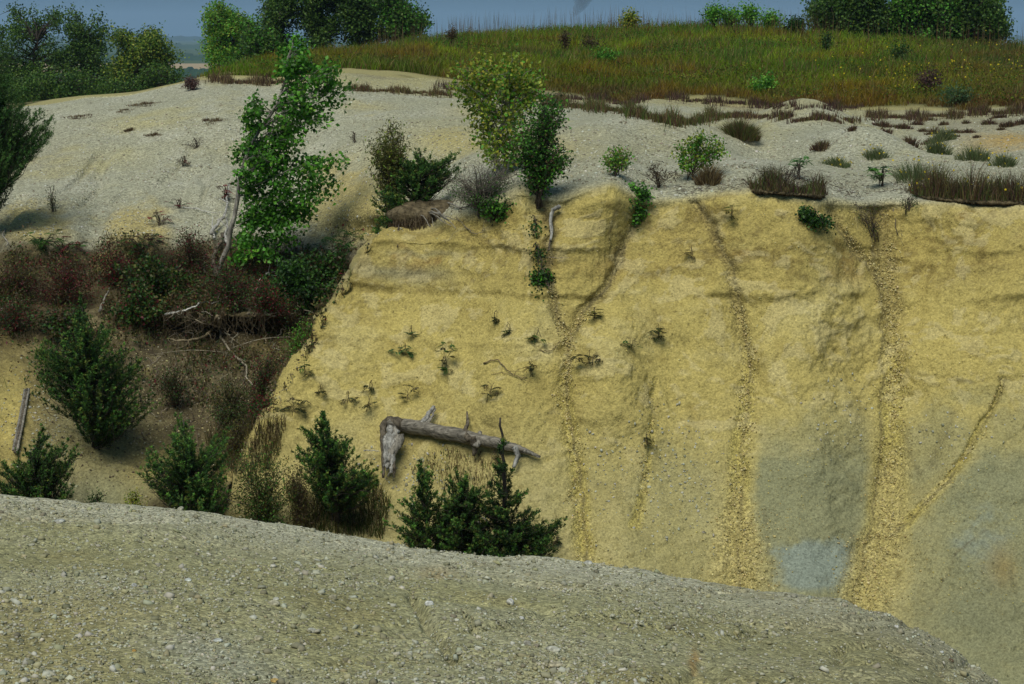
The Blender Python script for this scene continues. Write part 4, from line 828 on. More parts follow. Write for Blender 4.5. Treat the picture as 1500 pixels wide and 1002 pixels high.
for lb, poly, base, st, nb, pal in (
    ('olive brown shrub between the spiky juniper and the weeds', [[(335, 672), (362, 652), (385, 660), (405, 645), (430, 682), (440, 722), (434, 775), (340, 765), (325, 730)]], (385, 780), 'fine', 200, OLV+JUL+MDG[:1]),
    ('dry brown and green scrub above the olive shrub', [[(305, 640), (330, 610), (370, 600), (400, 585), (412, 605), (392, 640), (360, 660), (330, 655)]], (350, 665), 'fine', 80, OLV+BRN_),
    ('grey green low scrub right of the big pointed juniper', [[(300, 600), (330, 590), (365, 580), (380, 600), (350, 625), (315, 625)]], (340, 632), 'fine', 60, JUL+BRN_[:2]),
    ('brown weedy shrub at the spur foot beside the leader juniper', [[(415, 690), (440, 665), (450, 700), (462, 740), (455, 775), (425, 770)]], (440, 780), 'fine', 60, BRN_+OLV[:2]),
    ('dark red and green scrub in the draw against the spur edge', [(375, 520), (408, 500), (430, 515), (405, 550), (378, 590), (355, 580)], (380, 600), 'fine', 90, RED[:2]+DKG+BRN_),
    ('green brown scrub on the brown slope under the long root', [(300, 560), (340, 545), (380, 570), (385, 600), (340, 612), (300, 600)], (340, 615), 'fine', 80, OLV+BRN_+DKG[:2]),
    ('low dark scrub on the brown slope right of the big juniper', [(225, 540), (262, 525), (285, 550), (270, 590), (235, 590)], (255, 595), 'fine', 60, BRN_+DKG+RED[1:2]),
    ('small yellow green sprig shrub above the mound near the grey clay', [[(188, 715), (200, 722), (212, 742), (196, 748), (186, 735)]], (198, 752), 'fine', 16, YOG),
    ('tiny dark sprig standing behind the mound near the low juniper', [[(125, 735), (140, 728), (150, 722), (152, 740), (130, 745)]], (138, 750), 'fine', 14, DKG)):
    bush('shrub', lb, 'shrub', SH, poly, base, st, nb, 26, .45, r0=.010, L=.035, spread=.09, pal=pal, multi=8, bark=(.10, .08, .05), u0=.3, dy=-.25)
# the dark ledge: sumac, vines and red leaved bushes
LG = 'bushes on the dark ledge of the left slope'
for lb, cx, cy, rx, ry, st, nb, pal, w in (
    ('dark green leafy plant standing highest at the left end of the ledge', 60, 348, 20, 20, 'pinnate', 12, DKG, None), ('slim red and green plant right of the highest one on the ledge', 95, 362, 24, 16, 'pinnate', 10, DKG+RED, None),
    ('red brown bush in the middle of the left ledge', 100, 415, 46, 34, 'fine', 80, RED+BRN_+OLV[:1], None), ('dark purple leaved sumac above the ledge edge', 205, 358, 28, 18, 'pinnate', 18, BRN_+DKG+RED[1:2], None),
    ('large dark green bush right of the red brown one', 225, 410, 48, 38, 'broad', 70, DKG+OLV[:2]+BRN_[:1], None), ('crimson leaved bush left of the dark green one', 165, 392, 28, 28, 'fine', 60, RED+DKG[:2], None),
    ('brown and orange weeds bush at the far left of the ledge', 20, 400, 40, 40, 'fine', 70, BRN_+OLV+RED[:1], None), ('dark bush below the far left weeds', 20, 462, 42, 24, 'fine', 60, DKG+RED[1:3]+BRN_, None),
    ('dark green bush low on the ledge above the big juniper', 92, 475, 30, 22, 'broad', 40, DKG+BRN_+OLV[:1], None), ('green bush hanging on the ledge under the dark green one', 205, 452, 30, 22, 'broad', 46, DKG+OLV[:2]+RED[1:2], None),
    ('reddish brown thicket left of the leaning dead trunks', 280, 375, 40, 32, 'fine', 90, BRN_+RED[:2]+DKG[:2], None), ('green and red bush right under the tall sapling', 330, 425, 44, 34, 'fine', 90, DKG+RED[:2]+BRN_[:1], None),
    ('broad dark green bush right of the sapling foot', 425, 420, 46, 36, 'broad', 110, DKG, None), ('dark red leaved bush beside the spur edge', 390, 440, 30, 24, 'fine', 60, RED+DKG, None),
    ('dark sumac at the right end of the ledge near the yellow slope', 495, 358, 26, 18, 'pinnate', 16, DKG, None), ('shaded bush tucked behind the spur edge', 480, 395, 34, 34, 'broad', 80, DKG+BRN_[:1], None),
    ('lighter green bush in the draw beside the spur', 440, 500, 22, 26, 'fine', 44, OLV+MDG[:2], None), ('brown dry bush low in the draw', 415, 460, 30, 24, 'fine', 50, BRN_+DKG[:1], None),
    ('crimson and green tuft at the bottom of the draw', 385, 598, 22, 14, 'fine', 36, RED+DKG+OLV[:1], None), ('small red leaved plant on the left gravel above the ledge', 272, 312, 0, 0, None, 0, None, None)):
    if not st: continue
    bush('bush', lb, 'bush', LG, ell(cx, cy, rx*1.25, ry*1.15, 14, .38), (cx, cy+ry*.8), st, int(nb*1.4), 32 if st != 'pinnate' else 3, .5, r0=.010, L=.058 if st == 'broad' else (.06 if st == 'pinnate' else .042), spread=.12 if st != 'pinnate' else .2, pal=pal, w=w, multi=6, bark=(.10, .07, .05), u0=.3, dy=-.15)
def litter(mb, n):
    n = int(n*1.9)
    x = rng.uniform(-60, 540, n*2); y = rng.uniform(345, 600, n*2); dens = np.exp(-((y-430)/60)**2)+.35*np.exp(-((x-330)/140)**2-((y-540)/60)**2); e = np.interp(y, [p[0] for p in EDGE], [p[1] for p in EDGE])
    k = (rng.uniform(0, 1, len(x)) < dens*(.5+vnoise(np.stack([x, y, x*0], -1), .03, 4))) & (x < e-4); x, y = x[k], y[k]; g, nn = ground(x, y)
    col = pick(BRN_+RED[:1]+OLV+DKG[:2]+DRY[:2], len(x), .3); cards(mb, g+(rng.uniform(0, 1, (len(g), 1))**2*.26*(.3+.7*sstep(500, 440, y))[:, None])*[0, -.4, 1], rng.normal(size=g.shape), rng.normal(0, .6, g.shape)+[0, -.5, .6], rng.uniform(.03, .07, len(g)), .03, col)
    m = len(x)//3; k = rng.choice(len(x), m); blades(mb, g[k], g[k]+rng.normal(0, .06, (m, 3))+[0, -.04, 1*.16], .008, pick(DRY+BRN_+GRNG, m, .3))
mb = MB(); litter(mb, 26000); single(mb, 'undergrowth', M_leaf, 'dead leaves, vines and weeds matting the dark ledge', 'undergrowth', None, 'stuff')
def weeds_fn(mb, area, n, h, pal):
    q = sample_poly(area, n); g, _ = ground(q[:, 0], q[:, 1]); n = len(g); lean = rng.normal(0, .3, (n, 3))*[1, 1, 0]
    blades(mb, g-[0, 0, .02], g+(lean+[0, -.1, 1])*(h*rng.uniform(.3, 1.2, n))[:, None], .008, pick(pal, n, .3))
    m = n//2; k = rng.choice(n, m); cards(mb, g[k]+np.column_stack([rng.normal(0, .02, (m, 2)), rng.uniform(.02, h*.8, m)]), rng.normal(size=(m, 3)), rng.normal(size=(m, 3)), .03, .015, pick(pal, m, .3))
for area, n, h, pal, lb in (([(420, 715), (470, 735), (545, 700), (572, 740), (560, 790), (470, 785), (430, 770)], 2600, .18, OLV+DRY+BRN_[:2]+JUL, 'brown and yellow weeds growing behind the mound at the spur foot'),
                            ([(600, 690), (640, 660), (700, 665), (730, 690), (720, 730), (640, 720)], 500, .12, DRY+JUL[:1], 'thin straw and litter below the dead log'),
                            ([(300, 640), (420, 620), (400, 690), (320, 700)], 1200, .22, OLV+DRY+BRN_, 'dry weeds between the scrub and the olive shrub')):
    mb = MB(); weeds_fn(mb, area, n, h, pal); single(mb, 'weeds', M_grass, lb, 'weeds', None, 'stuff')

mb = MB()
for _ in range(260):
    x, y = rng.normal(330, 85), rng.normal(545, 50); e_ = np.interp(y, [p[0] for p in EDGE], [p[1] for p in EDGE])
    if x > e_-8 or y > 650: continue
    a = rng.uniform(.6, 2.2); ln = rng.uniform(8, 34); q = [(x+ln*t*math.cos(a)+rng.normal(0, 3), y+ln*t*math.sin(a)) for t in (0, .35, .7, 1)]
    g, _ = ground([p[0] for p in q], [p[1] for p in q]); tube(mb, curve(g+[0, -.03, .02], 8, .008), np.linspace(rng.uniform(.003, .008), .0015, 8), 3, pick([(.22, .18, .12), (.12, .09, .06), (.30, .26, .19)], 1)[0], cap=False)
single(mb, 'dead_vines', M_bark, 'thin dead vines and twigs spread over the brown slope', 'vines', None, 'stuff')
mb = MB(); x = rng.normal(260, 130, 7000); y = rng.normal(580, 75, 7000); e_ = np.interp(y, [p[0] for p in EDGE], [p[1] for p in EDGE]); k = (x < e_-4) & (x > -50) & (y > 470); g, nn = ground(x[k], y[k])
chips_later = (g, nn)
# ---- plants on the rim of the cliff
RP = 'plants along the rim of the yellow cliff'
for lb, poly, base, st, nb, per, L, pal, tw in (
    ('green leafy plant hanging over the rim at the head of the long runnel', ell(934, 296, 22, 28, 14), (932, 322), 'broad', 60, 24, .045, MDG[:3]+DKG[:3], 0),
    ('leafy yellow green shrub with dark stems on the rim, left of the dry clump', [(980, 235), (990, 210), (1010, 205), (1024, 190), (1040, 192), (1062, 210), (1064, 232), (1040, 240), (1000, 245)], (1015, 262), 'broad', 64, 22, .042, YOG[:3]+MDG, 1),
    ('small bush with green and yellow leaves on the flat left of the leafy shrub', ell(902, 232, 22, 18), (902, 256), 'broad', 36, 18, .04, MDG+YOG[:2]+DRY[:1], 1),
    ('dried grey stems with curled leaves on the rim beside the green hanging plant', ell(965, 252, 28, 16), (965, 275), 'fine', 26, 8, .04, BRN_, 3),
    ('small bright green sapling with stacked leaves in the twiggy turf', ell(1170, 238, 13, 10), (1168, 262), 'pinnate', 8, 3, .05, [(.06, .20, .03), (.05, .16, .03)], 0),
    ('tangle of bare twigs standing in the turf on the rim', ell(1150, 258, 48, 20), (1150, 278), 'twig', 46, 0, .03, BRN_, 5),
    ('dark green feathery plant on the rim at the head of the wide runnel', ell(1288, 252, 18, 9), (1290, 272), 'pinnate', 12, 3, .05, DKG+MDG[:1], 0),
    ('dark green shrub hanging on the cliff face under the twiggy turf', [(1162, 310), (1180, 304), (1198, 318), (1225, 322), (1216, 335), (1200, 332), (1190, 346), (1178, 326)], (1186, 318), 'broad', 46, 22, .045, DKG, 0),
    ('sparse green plant low on the spur top under the thicket', ell(728, 300, 26, 20), (724, 322), 'broad', 44, 16, .045, DKG+MDG[:2], 1),
    ('trailing plant in the cleft below the dead root', [(770, 325), (790, 330), (798, 350), (806, 370), (790, 372), (778, 350)], (785, 322), 'broad', 30, 18, .04, DKG, 0),
    ('dark leafy plant at the bottom of the cleft vine', ell(792, 422, 22, 26), (788, 395), 'broad', 60, 18, .045, DKG+MDG[:1], 0),
    ('middle leaves of the vine hanging in the cleft', ell(790, 378, 10, 16), (788, 362), 'broad', 16, 14, .04, DKG, 0),
    ('small weeds and twigs in the basin at the head of the wide runnel', ell(1275, 320, 32, 24), (1280, 345), 'fine', 26, 8, .03, OLV+DKG, 3),
    ('sparse dark plant on the rim right of the wide runnel head', ell(1330, 298, 16, 10), (1330, 308), 'fine', 14, 10, .035, DKG, 1),
    ('thin grey stems on the left gravel below the dark juniper tip', ell(75, 288, 10, 18), (75, 308), 'fine', 14, 12, .035, DKG+OLV, 2),
    ('grey dead twigs lying on the left gravel flat', ell(285, 210, 26, 8), (285, 216), 'twig', 20, 0, .03, BRN_, 3),
    ('small dark red plant on the gravel beside the tall sapling', ell(268, 236, 12, 5), (268, 242), 'pinnate', 6, 2, .045, RED+BRN_, 0),
    ('second dark red plant, nearer the leaning trunks', ell(328, 278, 12, 10), (330, 292), 'pinnate', 8, 2, .05, RED, 0),
    ('red leaved sprig left of the pale fallen branch', ell(262, 296, 14, 8), (262, 304), 'pinnate', 6, 2, .045, RED+DKG[:1], 0),
    ('dark sumac sprig above the ledge left of the pale branch', ell(235, 315, 14, 12), (235, 328), 'pinnate', 8, 2, .05, RED+BRN_+DKG, 0),
    ('tiny dark weed alone on the gravel left of the olive shrub', ell(517, 201, 8, 5), (518, 207), 'fine', 8, 6, .03, BRN_, 1),
    ('purple brown bush at the left foot of the grassy hill', ell(280, 120, 10, 8), (280, 130), 'fine', 30, 30, .05, [(.09, .05, .045), (.12, .07, .06)], 2)):
    bush('rim_plant' if base[1] > 240 else 'small_shrub', lb, 'plant', RP, poly, base, st, nb, per, .22, r0=.008, L=L, spread=.08 if st != 'pinnate' else .13, pal=pal, multi=5, bark=(.10, .08, .06), twig=tw, dy=-.05)

# ---- small plants rooted in the cliff face
FP = 'small plants rooted in the yellow cliff face'
def face_plant(lb, px, py, w, h, pal, n=7, L=.042, per=2, tw=0, dn=.0):
    g, nn = ground(px, py+h*.3); bush('cliff_plant', lb, 'plant', FP, ell(px, py, w*.5, h*.45, 10), None, 'pinnate', max(2, int(n*.75)), per, .05, basep=g-nn*.01, Y=g[1]-.05, r0=.0045, L=L, spread=.085, pal=pal, multi=2, bark=(.13, .10, .06), twig=tw, lift=.1)
OD = [(.06, .055, .02), (.09, .07, .03), (.04, .05, .015), (.03, .05, .02)]
for a in (('bright green leafy plant, left of the tall drooping one below the spur', 591, 512, 34, 16, [(.03, .10, .035), (.05, .13, .04)], 12), ('tiny green plant above the bright pair', 602, 489, 10, 8, [(.03, .09, .03)], 3),
          ('tall drooping plant, dark green above and brown below', 652, 524, 26, 48, DKG+OD, 20), ('tiny brown sprig highest on the face above the row of small plants', 723, 467, 12, 6, OD, 3),
          ('small olive plant under the tiny brown sprig', 744, 485, 18, 8, OD+DKG, 5), ('flat topped green plant with thin stems right of the small olive one', 790, 494, 30, 12, DKG+OLV, 9),
          ('small olive sprig above the end of the bare runner', 777, 540, 14, 20, OD, 6), ('olive brown plant below the bare runner', 719, 572, 26, 26, OD, 9), ('small dark plant left of the round one on the buttress', 925, 505, 20, 8, OD+DKG, 5),
          ('round dark plant alone on the buttress', 966, 488, 22, 24, DKG+OD, 10), ('brown creeping plant stretched along the side of the long runnel', 862, 525, 52, 14, OD, 16), ('sprawling olive plant in the upper runnel', 870, 458, 24, 24, OD+OLV, 10),
          ('brown sprig in the row left of the dead tree, highest', 545, 568, 18, 14, OD, 5), ('brown sprig at the left of the row above the leader juniper', 512, 583, 24, 8, OD, 5), ('brown sprig lowest in the row above the stump', 540, 592, 14, 8, OD, 4),
          ('wiry brown plant above the stump top', 594, 572, 30, 34, OD, 7), ('dark leaved plant on the very edge of the spur', 448, 540, 14, 22, OD+DKG, 7), ('small brown sprig just right of the spur edge plant', 466, 572, 16, 10, OD, 5),
          ('largest brown plant sprawling on the lower spur edge', 432, 592, 44, 28, OD, 16), ('small plant at the fork of the lower face runnel', 948, 646, 14, 16, OLV+OD, 5), ('narrow green plant in the upper face runnel below the rim', 1073, 310, 12, 28, DKG+OLV, 8),
          ('faint brown sprig left of the wide runnel foot of the rim', 1012, 370, 10, 10, OD, 3), ('small brown plant at the cliff foot right of the junipers', 818, 790, 16, 16, OD+BRN_, 6), ('small red brown tuft under the right of the log', 722, 672, 12, 8, RED[1:]+OD, 4)):
    face_plant(*a[:6], n=a[6])

# ------------------------------------------------------------ dead wood and roots
GW, GW2, DW = (.27, .25, .205), (.36, .35, .31), (.13, .11, .08)
def on(px, py, off=0.0):
    g, nn = ground(px, py); return g+nn*off
# fallen dead tree
gl, nl_ = ground(690, 645)
dt = empty('dead_tree', on(640, 640), 'fallen grey dead tree lying level across the cliff foot with its splintered stump hanging down', 'dead tree')
def onY(px, py, off=.0):
    g, nn = ground(px, py); return at(px, py, g[1]-off)
mb = MB(); pts = [onY(568, 620, .15), onY(600, 624, .16), onY(640, 631, .15), onY(690, 641, .13), onY(735, 651, .11), onY(762, 658, .10), onY(792, 669, .05)]
c = curve(pts, 40, .004); rr = .88*np.interp(np.linspace(0, 1, 40), [0, .1, .4, .62, .82, .9, 1], [.095, .108, .10, .082, .055, .038, .012])
tube(mb, c, rr*(1+rng.normal(0, .03, 40)), 22, (.22, .20, .16), .07); mb.build('trunk', M_wood, dt, True)
mb = MB()        # rounded elbow at the root crown
c = curve([onY(590, 622, .19), onY(572, 616, .21), onY(562, 622, .21), onY(561, 640, .21), onY(562, 665, .20), onY(561, 700, .16)], 26, .004); tube(mb, c, np.interp(np.linspace(0, 1, 26), [0, .3, .7, 1], [.09, .045, .035, .016]), 12, DW, .12)
for i, (x0, x1, y1, r, col) in enumerate(((572, 566, 690, .045, GW2), (578, 572, 680, .040, GW), (582, 568, 698, .036, GW2), (575, 577, 700, .026, DW), (586, 574, 664, .050, GW), (568, 561, 684, .030, GW2), (579, 579, 655, .036, GW2))):
    c = curve([onY(x0, 624+3*i, .24), onY(x0*.6+x1*.4+3*math.sin(i*2), 648, .25), onY(x0*.3+x1*.7-3*math.sin(i*2), (648+y1)/2+8, .24), onY(x1, y1, .19)], 20, .006)
    tube(mb, c, np.interp(np.linspace(0, 1, 20), [0, .3, .8, 1], [r*.9, r*1.15, r*.7, .006]), 9, col, .16)
mb.build('splintered_stump', M_wood2, dt, True)
for nm, pts, r0, r1, col in (('branch_stub', [(612, 628), (626, 610), (636, 595)], .045, .022, GW2), ('branch_stub', [(620, 628), (632, 612), (638, 598)], .028, .010, GW), ('branch_stub', [(688, 645), (682, 632), (685, 618), (684, 603)], .042, .010, DW),
                             ('branch_stub', [(692, 640), (697, 655), (694, 668)], .06, .02, DW), ('branch_stub', [(697, 655), (703, 645), (703, 633)], .045, .03, GW), ('branch_stub', [(753, 655), (758, 668), (752, 685)], .040, .022, GW2), ('branch_stub', [(768, 660), (780, 666), (791, 671)], .02, .006, GW)):
    mb = MB(); tube(mb, curve([onY(x, y, .22-.05*i) for i, (x, y) in enumerate(pts)], 12, .004), np.linspace(r0, r1, 12), 9, col, .12); mb.build(nm, M_wood2, dt, True)
# weathered plank standing in the left draw
pk = empty('weathered_plank', on(24, 660), 'long grey weathered plank leaning on the slope at the far left', 'plank'); mb = MB()
a_, b_ = onY(39, 572, .18), onY(22, 661, .18)
for k, o in enumerate((-.028, .0, .028)):
    sh = np.array([o, 0.004*(k % 2), 0]); e0, e1 = rng.uniform(-.03, .03, 2); pa = a_+(a_-b_)*e0+sh; pb = b_+(b_-a_)*e1+sh; c = curve([pa, (pa+pb)/2+[.004, 0, 0], pb], 14, .0015); tube(mb, c, .0185, 6, GW if k != 1 else DW, .10)
mb.build('board', M_wood2, pk, True)
def stick(name, pts, r0, r1, col, lb, cat, group, off=.03, wob=.006, forks=0, n=16, sides=7):
    q_ = 1.0 if name == 'exposed_root' else .7; r0, r1 = r0*q_, r1*q_
    mb = MB(); path = np.array([onY(x, y, off) for x, y in pts]); c = curve(path, n, wob); tube(mb, c, np.linspace(r0, r1, n), sides, col, .1)
    for _ in range(forks):
        k = rng.integers(n//4, n-2); d = unit(c[min(k+1, n-1)]-c[k]+rng.normal(0, .6, 3)*np.linalg.norm(c[min(k+1, n-1)]-c[k])); ln = rng.uniform(.1, .35)*np.linalg.norm(c[-1]-c[0])
        tube(mb, curve([c[k], c[k]+d*ln*.5+rng.normal(0, .02, 3), c[k]+d*ln+rng.normal(0, .04, 3)+[0, 0, -.03]], 7, .003), np.linspace(max(r0*.4, .004), .002, 7), 5, col)
    return single(mb, name, M_bark, lb, cat, group, smooth=True)
DWG = 'dead branches and trunks on the left slope'; WHT = (.5, .49, .44)
stick('dead_snag', [(310, 342), (318, 328), (330, 312), (333, 290), (336, 268)], .055, .012, GW2, 'pale dead trunk leaning into the tall sapling, left one of the two', 'dead snag', DWG, .35, .01, 2)
stick('dead_snag', [(335, 360), (330, 345), (334, 330), (331, 318)], .045, .01, GW2, 'short broken dead trunk between the pale one and the sapling', 'dead snag', DWG, .45, .01, 1)
stick('broken_stump', [(314, 348), (311, 332), (312, 315)], .03, .004, WHT, 'white splintered stump left of the leaning dead trunks', 'stump', DWG, .38, .004)
stick('dead_branch', [(268, 304), (285, 305), (300, 309), (318, 312)], .016, .008, WHT, 'pale straight branch lying on the gravel left of the dead trunks', 'branch', DWG, .05)
stick('dead_branch', [(362, 272), (372, 273), (386, 271)], .02, .01, GW2, 'short bare limb sticking right from the sapling trunk', 'branch', DWG, .35)
stick('dead_snag', [(318, 405), (312, 380), (322, 355), (330, 340)], .06, .04, DW, 'thick dark dead trunk at the foot of the tall sapling', 'dead snag', DWG, .25, .01)
stick('dead_snag', [(300, 400), (298, 385), (300, 370)], .04, .03, DW, 'short dark stub left of the sapling foot', 'dead snag', DWG, .2, .006)
stick('dead_snag', [(146, 456), (152, 440), (160, 422)], .035, .015, GW, 'grey broken stick leaning above the big juniper', 'stick', DWG, .3)
stick('dead_branch', [(8, 335), (5, 345), (12, 356), (8, 362)], .02, .01, GW, 'crooked grey branch at the left edge above the ledge', 'branch', DWG, .1)
stick('dead_branch', [(375, 425), (385, 405), (405, 397), (425, 392)], .012, .004, GW2, 'thin forked grey branch in front of the broad dark bush', 'branch', DWG, .45, .01, 5)
stick('dead_branch', [(0, 452), (15, 448), (28, 446), (34, 438)], .01, .004, GW2, 'thin pale twigs at the far left of the ledge', 'branch', DWG, .3, .01, 5)
stick('dead_branch', [(533, 660), (545, 660), (556, 661)], .011, .006, GW2, 'small pale stick touching the left side of the stump', 'stick', DWG, .1)
stick('dead_branch', [(694, 764), (706, 768), (716, 776)], .018, .01, WHT, 'white stick caught in the junipers, lower of two', 'stick', DWG, .75)
stick('dead_branch', [(700, 755), (712, 762), (722, 774)], .014, .008, GW2, 'white stick caught in the junipers, upper of two', 'stick', DWG, .7)
RG = 'roots laid bare under the ledge'
stick('exposed_root', [(242, 461), (258, 458), (275, 453), (290, 446)], .022, .010, WHT, 'white root lying level, left of the overhang', 'root', RG, .25)
stick('exposed_root', [(290, 446), (300, 442), (312, 444), (325, 443), (336, 437)], .014, .010, GW2, 'pale forked root continuing right from the white one', 'root', RG, .35, .01, 4)
stick('exposed_root', [(345, 428), (352, 440), (362, 445), (375, 447), (388, 450)], .010, .005, GW2, 'thin pale root looping over the ledge lip', 'root', RG, .35, .01, 6)
stick('exposed_root', [(318, 463), (312, 480), (300, 492), (282, 498), (262, 499), (250, 497)], .028, .014, (.22, .18, .11), 'thick curved brown root crossing the dark hollow', 'root', RG, .35, .006, 5)
stick('exposed_root', [(320, 466), (322, 488), (332, 508), (348, 525), (360, 540), (362, 555), (375, 566), (400, 572), (420, 570)], .020, .008, (.32, .28, .20), 'long root running down the slope from the hollow to the draw', 'root', RG, .12, .008, 6, 26)
stick('exposed_root', [(322, 470), (335, 490), (350, 503), (358, 512)], .013, .006, (.24, .20, .13), 'short brown root beside the top of the long one', 'root', RG, .12, .008, 3)
stick('exposed_root', [(362, 459), (375, 460), (390, 461), (402, 458)], .02, .010, (.25, .21, .14), 'root end sticking out along the right lip of the overhang', 'root', RG, .2)
stick('exposed_root', [(286, 468), (300, 474), (312, 476), (325, 472)], .010, .006, (.22, .18, .12), 'thin root hanging in a bow above the thick curved one', 'root', RG, .4, .006, 3)
stick('exposed_root', [(333, 487), (338, 478), (345, 474)], .008, .005, (.22, .18, .12), 'small forked root in the right half of the hollow', 'root', RG, .35, .004, 3)
RG2 = 'roots and runners on the yellow cliff'
stick('dead_root', [(820, 302), (810, 308), (806, 322), (808, 340), (806, 352)], .045, .022, GW2, 'thick grey dead root bent over the rim beside the cleft', 'root', RG2, .12, .004, 0, 18, 10)
stick('dead_root', [(806, 350), (805, 362), (800, 372)], .02, .008, DW, 'dark broken end under the thick grey root', 'root', RG2, .1)
stick('root', [(640, 294), (660, 300), (680, 304), (692, 298), (706, 294)], .022, .012, GW, 'grey root snaking right from the root mat along the rim', 'root', RG2, .06, .01, 2)
stick('root', [(668, 318), (685, 335), (700, 343), (710, 335)], .014, .006, (.26, .22, .13), 'thin brown root looping below the rim under the thicket', 'root', RG2, .04, .008, 3)
stick('root', [(586, 315), (584, 335), (582, 362)], .02, .008, (.10, .08, .06), 'dark root hanging down the left corner of the spur', 'root', RG2, .06)
stick('root', [(708, 532), (728, 528), (744, 543), (758, 552), (772, 553)], .012, .006, (.20, .15, .08), 'bare runner creeping over the face between the small plants', 'root', RG2, .015, .006, 3)
stick('root', [(720, 548), (738, 546), (752, 551)], .005, .003, (.22, .17, .09), 'hair thin runner under the bare one', 'root', RG2, .01)
stick('root', [(790, 512), (806, 514), (820, 500)], .009, .004, (.20, .15, .08), 'short bent runner below the flat topped plant', 'root', RG2, .015)
stick('root', [(800, 376), (815, 378), (835, 377)], .008, .003, (.25, .2, .14), 'thin straight root sticking out right of the cleft', 'root', RG2, .05, .003)
stick('root', [(790, 375), (795, 395), (800, 408), (805, 420)], .016, .008, (.15, .12, .09), 'dark root in the cleft behind the vine leaves', 'root', RG2, .06, .008, 5)
stick('root', [(1305, 290), (1312, 330), (1314, 345)], .012, .005, DW, 'dark root hanging at the head of the wide runnel', 'root', RG2, .03, .006, 4)
stick('root', [(1240, 280), (1255, 300), (1275, 310)], .010, .005, DW, 'thin dark root left of the basin above the wide runnel', 'root', RG2, .03, .008, 5)
stick('root', [(1088, 262), (1100, 272), (1120, 280), (1140, 284)], .010, .004, DW, 'thin dead stem trailing left of the twiggy turf', 'root', RG2, .02, .008, 4)
# rootlets under the overhangs: a fringe too fine to count
mb = MB(); fr = [(x, 458+6*math.sin(x*.09)+rng.uniform(-5, 6), 'l') for x in np.concatenate([rng.normal(275, 18, 70), rng.normal(335, 16, 60), rng.normal(385, 14, 40)])]+[(x, 488+rng.uniform(-4, 4), 'l') for x in rng.uniform(20, 80, 40)]
for x, y, _k in fr:
    a_ = onY(x, y, .3); ln = .08+.35*rng.power(.5); tube(mb, curve([a_, a_+[rng.normal(0, .02), .02, -ln*.5], a_+[rng.normal(0, .10), .05, -ln]], 5), np.linspace(.004, .0015, 5), 3, (.20, .16, .10), cap=False)
for _ in range(70):
    x, y = rng.uniform(245, 425), rng.normal(470, 22); a = rng.uniform(-.6, 3.6); q = [(x, y)]
    for _k in range(4): a += rng.normal(0, .6); q.append((q[-1][0]+9*math.cos(a)*rng.uniform(.4, 1.5), q[-1][1]+7*math.sin(a)*rng.uniform(.3, 1.3)))
    e_ = min(np.interp(v, [p[0] for p in EDGE], [p[1] for p in EDGE])-v*0-p_ for p_, v in q)
    if e_ < 6: continue
    tube(mb, curve([onY(p_, v, .3) for p_, v in q], 14, .008), np.linspace(rng.uniform(.004, .010), .002, 14), 4, pick([(.20, .16, .10), (.30, .27, .20), (.13, .10, .06)], 1)[0], cap=False)
single(mb, 'rootlets', M_bark, 'fringe of hair roots hanging in the hollow under the ledge', 'rootlets', None, 'stuff')
# root mat capping the spur
rm_ = empty('root_mat', on(622, 322), 'brown shaggy root mat overhanging the top of the spur under the perched juniper', 'root mat')
n_, m_ = 40, 16; th = np.linspace(0, 2*math.pi, n_, endpoint=False); cc0 = onY(626, 316, .12); mb = MB(); Vv = []
for k in range(m_):
    ph = -math.pi/2+math.pi*k/(m_-1); Vv.append(np.stack([cc0[0]+.56*np.cos(th)*math.cos(ph), cc0[1]+.35*np.sin(th)*math.cos(ph), cc0[2]+(.20*math.sin(ph) if ph > 0 else .17*math.sin(ph))+.02*np.cos(th*2)], -1))
Vv = np.array(Vv).reshape(-1, 3); Vv += unit(Vv-cc0)*(.16*fbm(Vv, 3, 5, 66, .65))[:, None]
i = np.arange(m_-1)[:, None]*n_; j = np.arange(n_); F = np.stack([i+j, i+(j+1) % n_, i+n_+(j+1) % n_, i+n_+j], -1).reshape(-1, 4)
mb.add(Vv, F, np.array([.13, .105, .062])*(1+.7*fbm(Vv, 8, 3, 3))[:, None]); mb.build('soil_mass', M_soil, rm_, True)
mb = MB()
for _ in range(420):
    a = rng.uniform(math.pi, 2*math.pi); p0 = cc0+[.56*math.cos(a)*rng.uniform(.8, 1), .36*math.sin(a)*rng.uniform(.85, 1.05), -.03+rng.uniform(-.05, .08)]; ln = rng.uniform(.05, .34)
    tube(mb, curve([p0, p0+[rng.normal(0, .02), -.02, -ln*.5], p0+[rng.normal(0, .03), .02, -ln]], 4), np.linspace(.0045, .0015, 4), 3, pick([(.13, .10, .06), (.20, .16, .10), (.08, .06, .04)], 1)[0], cap=False)
mb.build('hair_roots', M_bark, rm_)['kind'] = 'stuff'
mb = MB()
for k in range(9): 
    x0, x1 = 600+rng.uniform(0, 20), 630+rng.uniform(0, 40); tube(mb, curve([onY(x0, 305, .55), onY((x0+x1)/2, 308+rng.uniform(-4, 8), .62), onY(x1, 322+rng.uniform(-6, 14), .5)], 10, .01), np.linspace(.013, .004, 10), 5, GW, .1)
mb.build('surface_roots', M_bark, rm_, True)
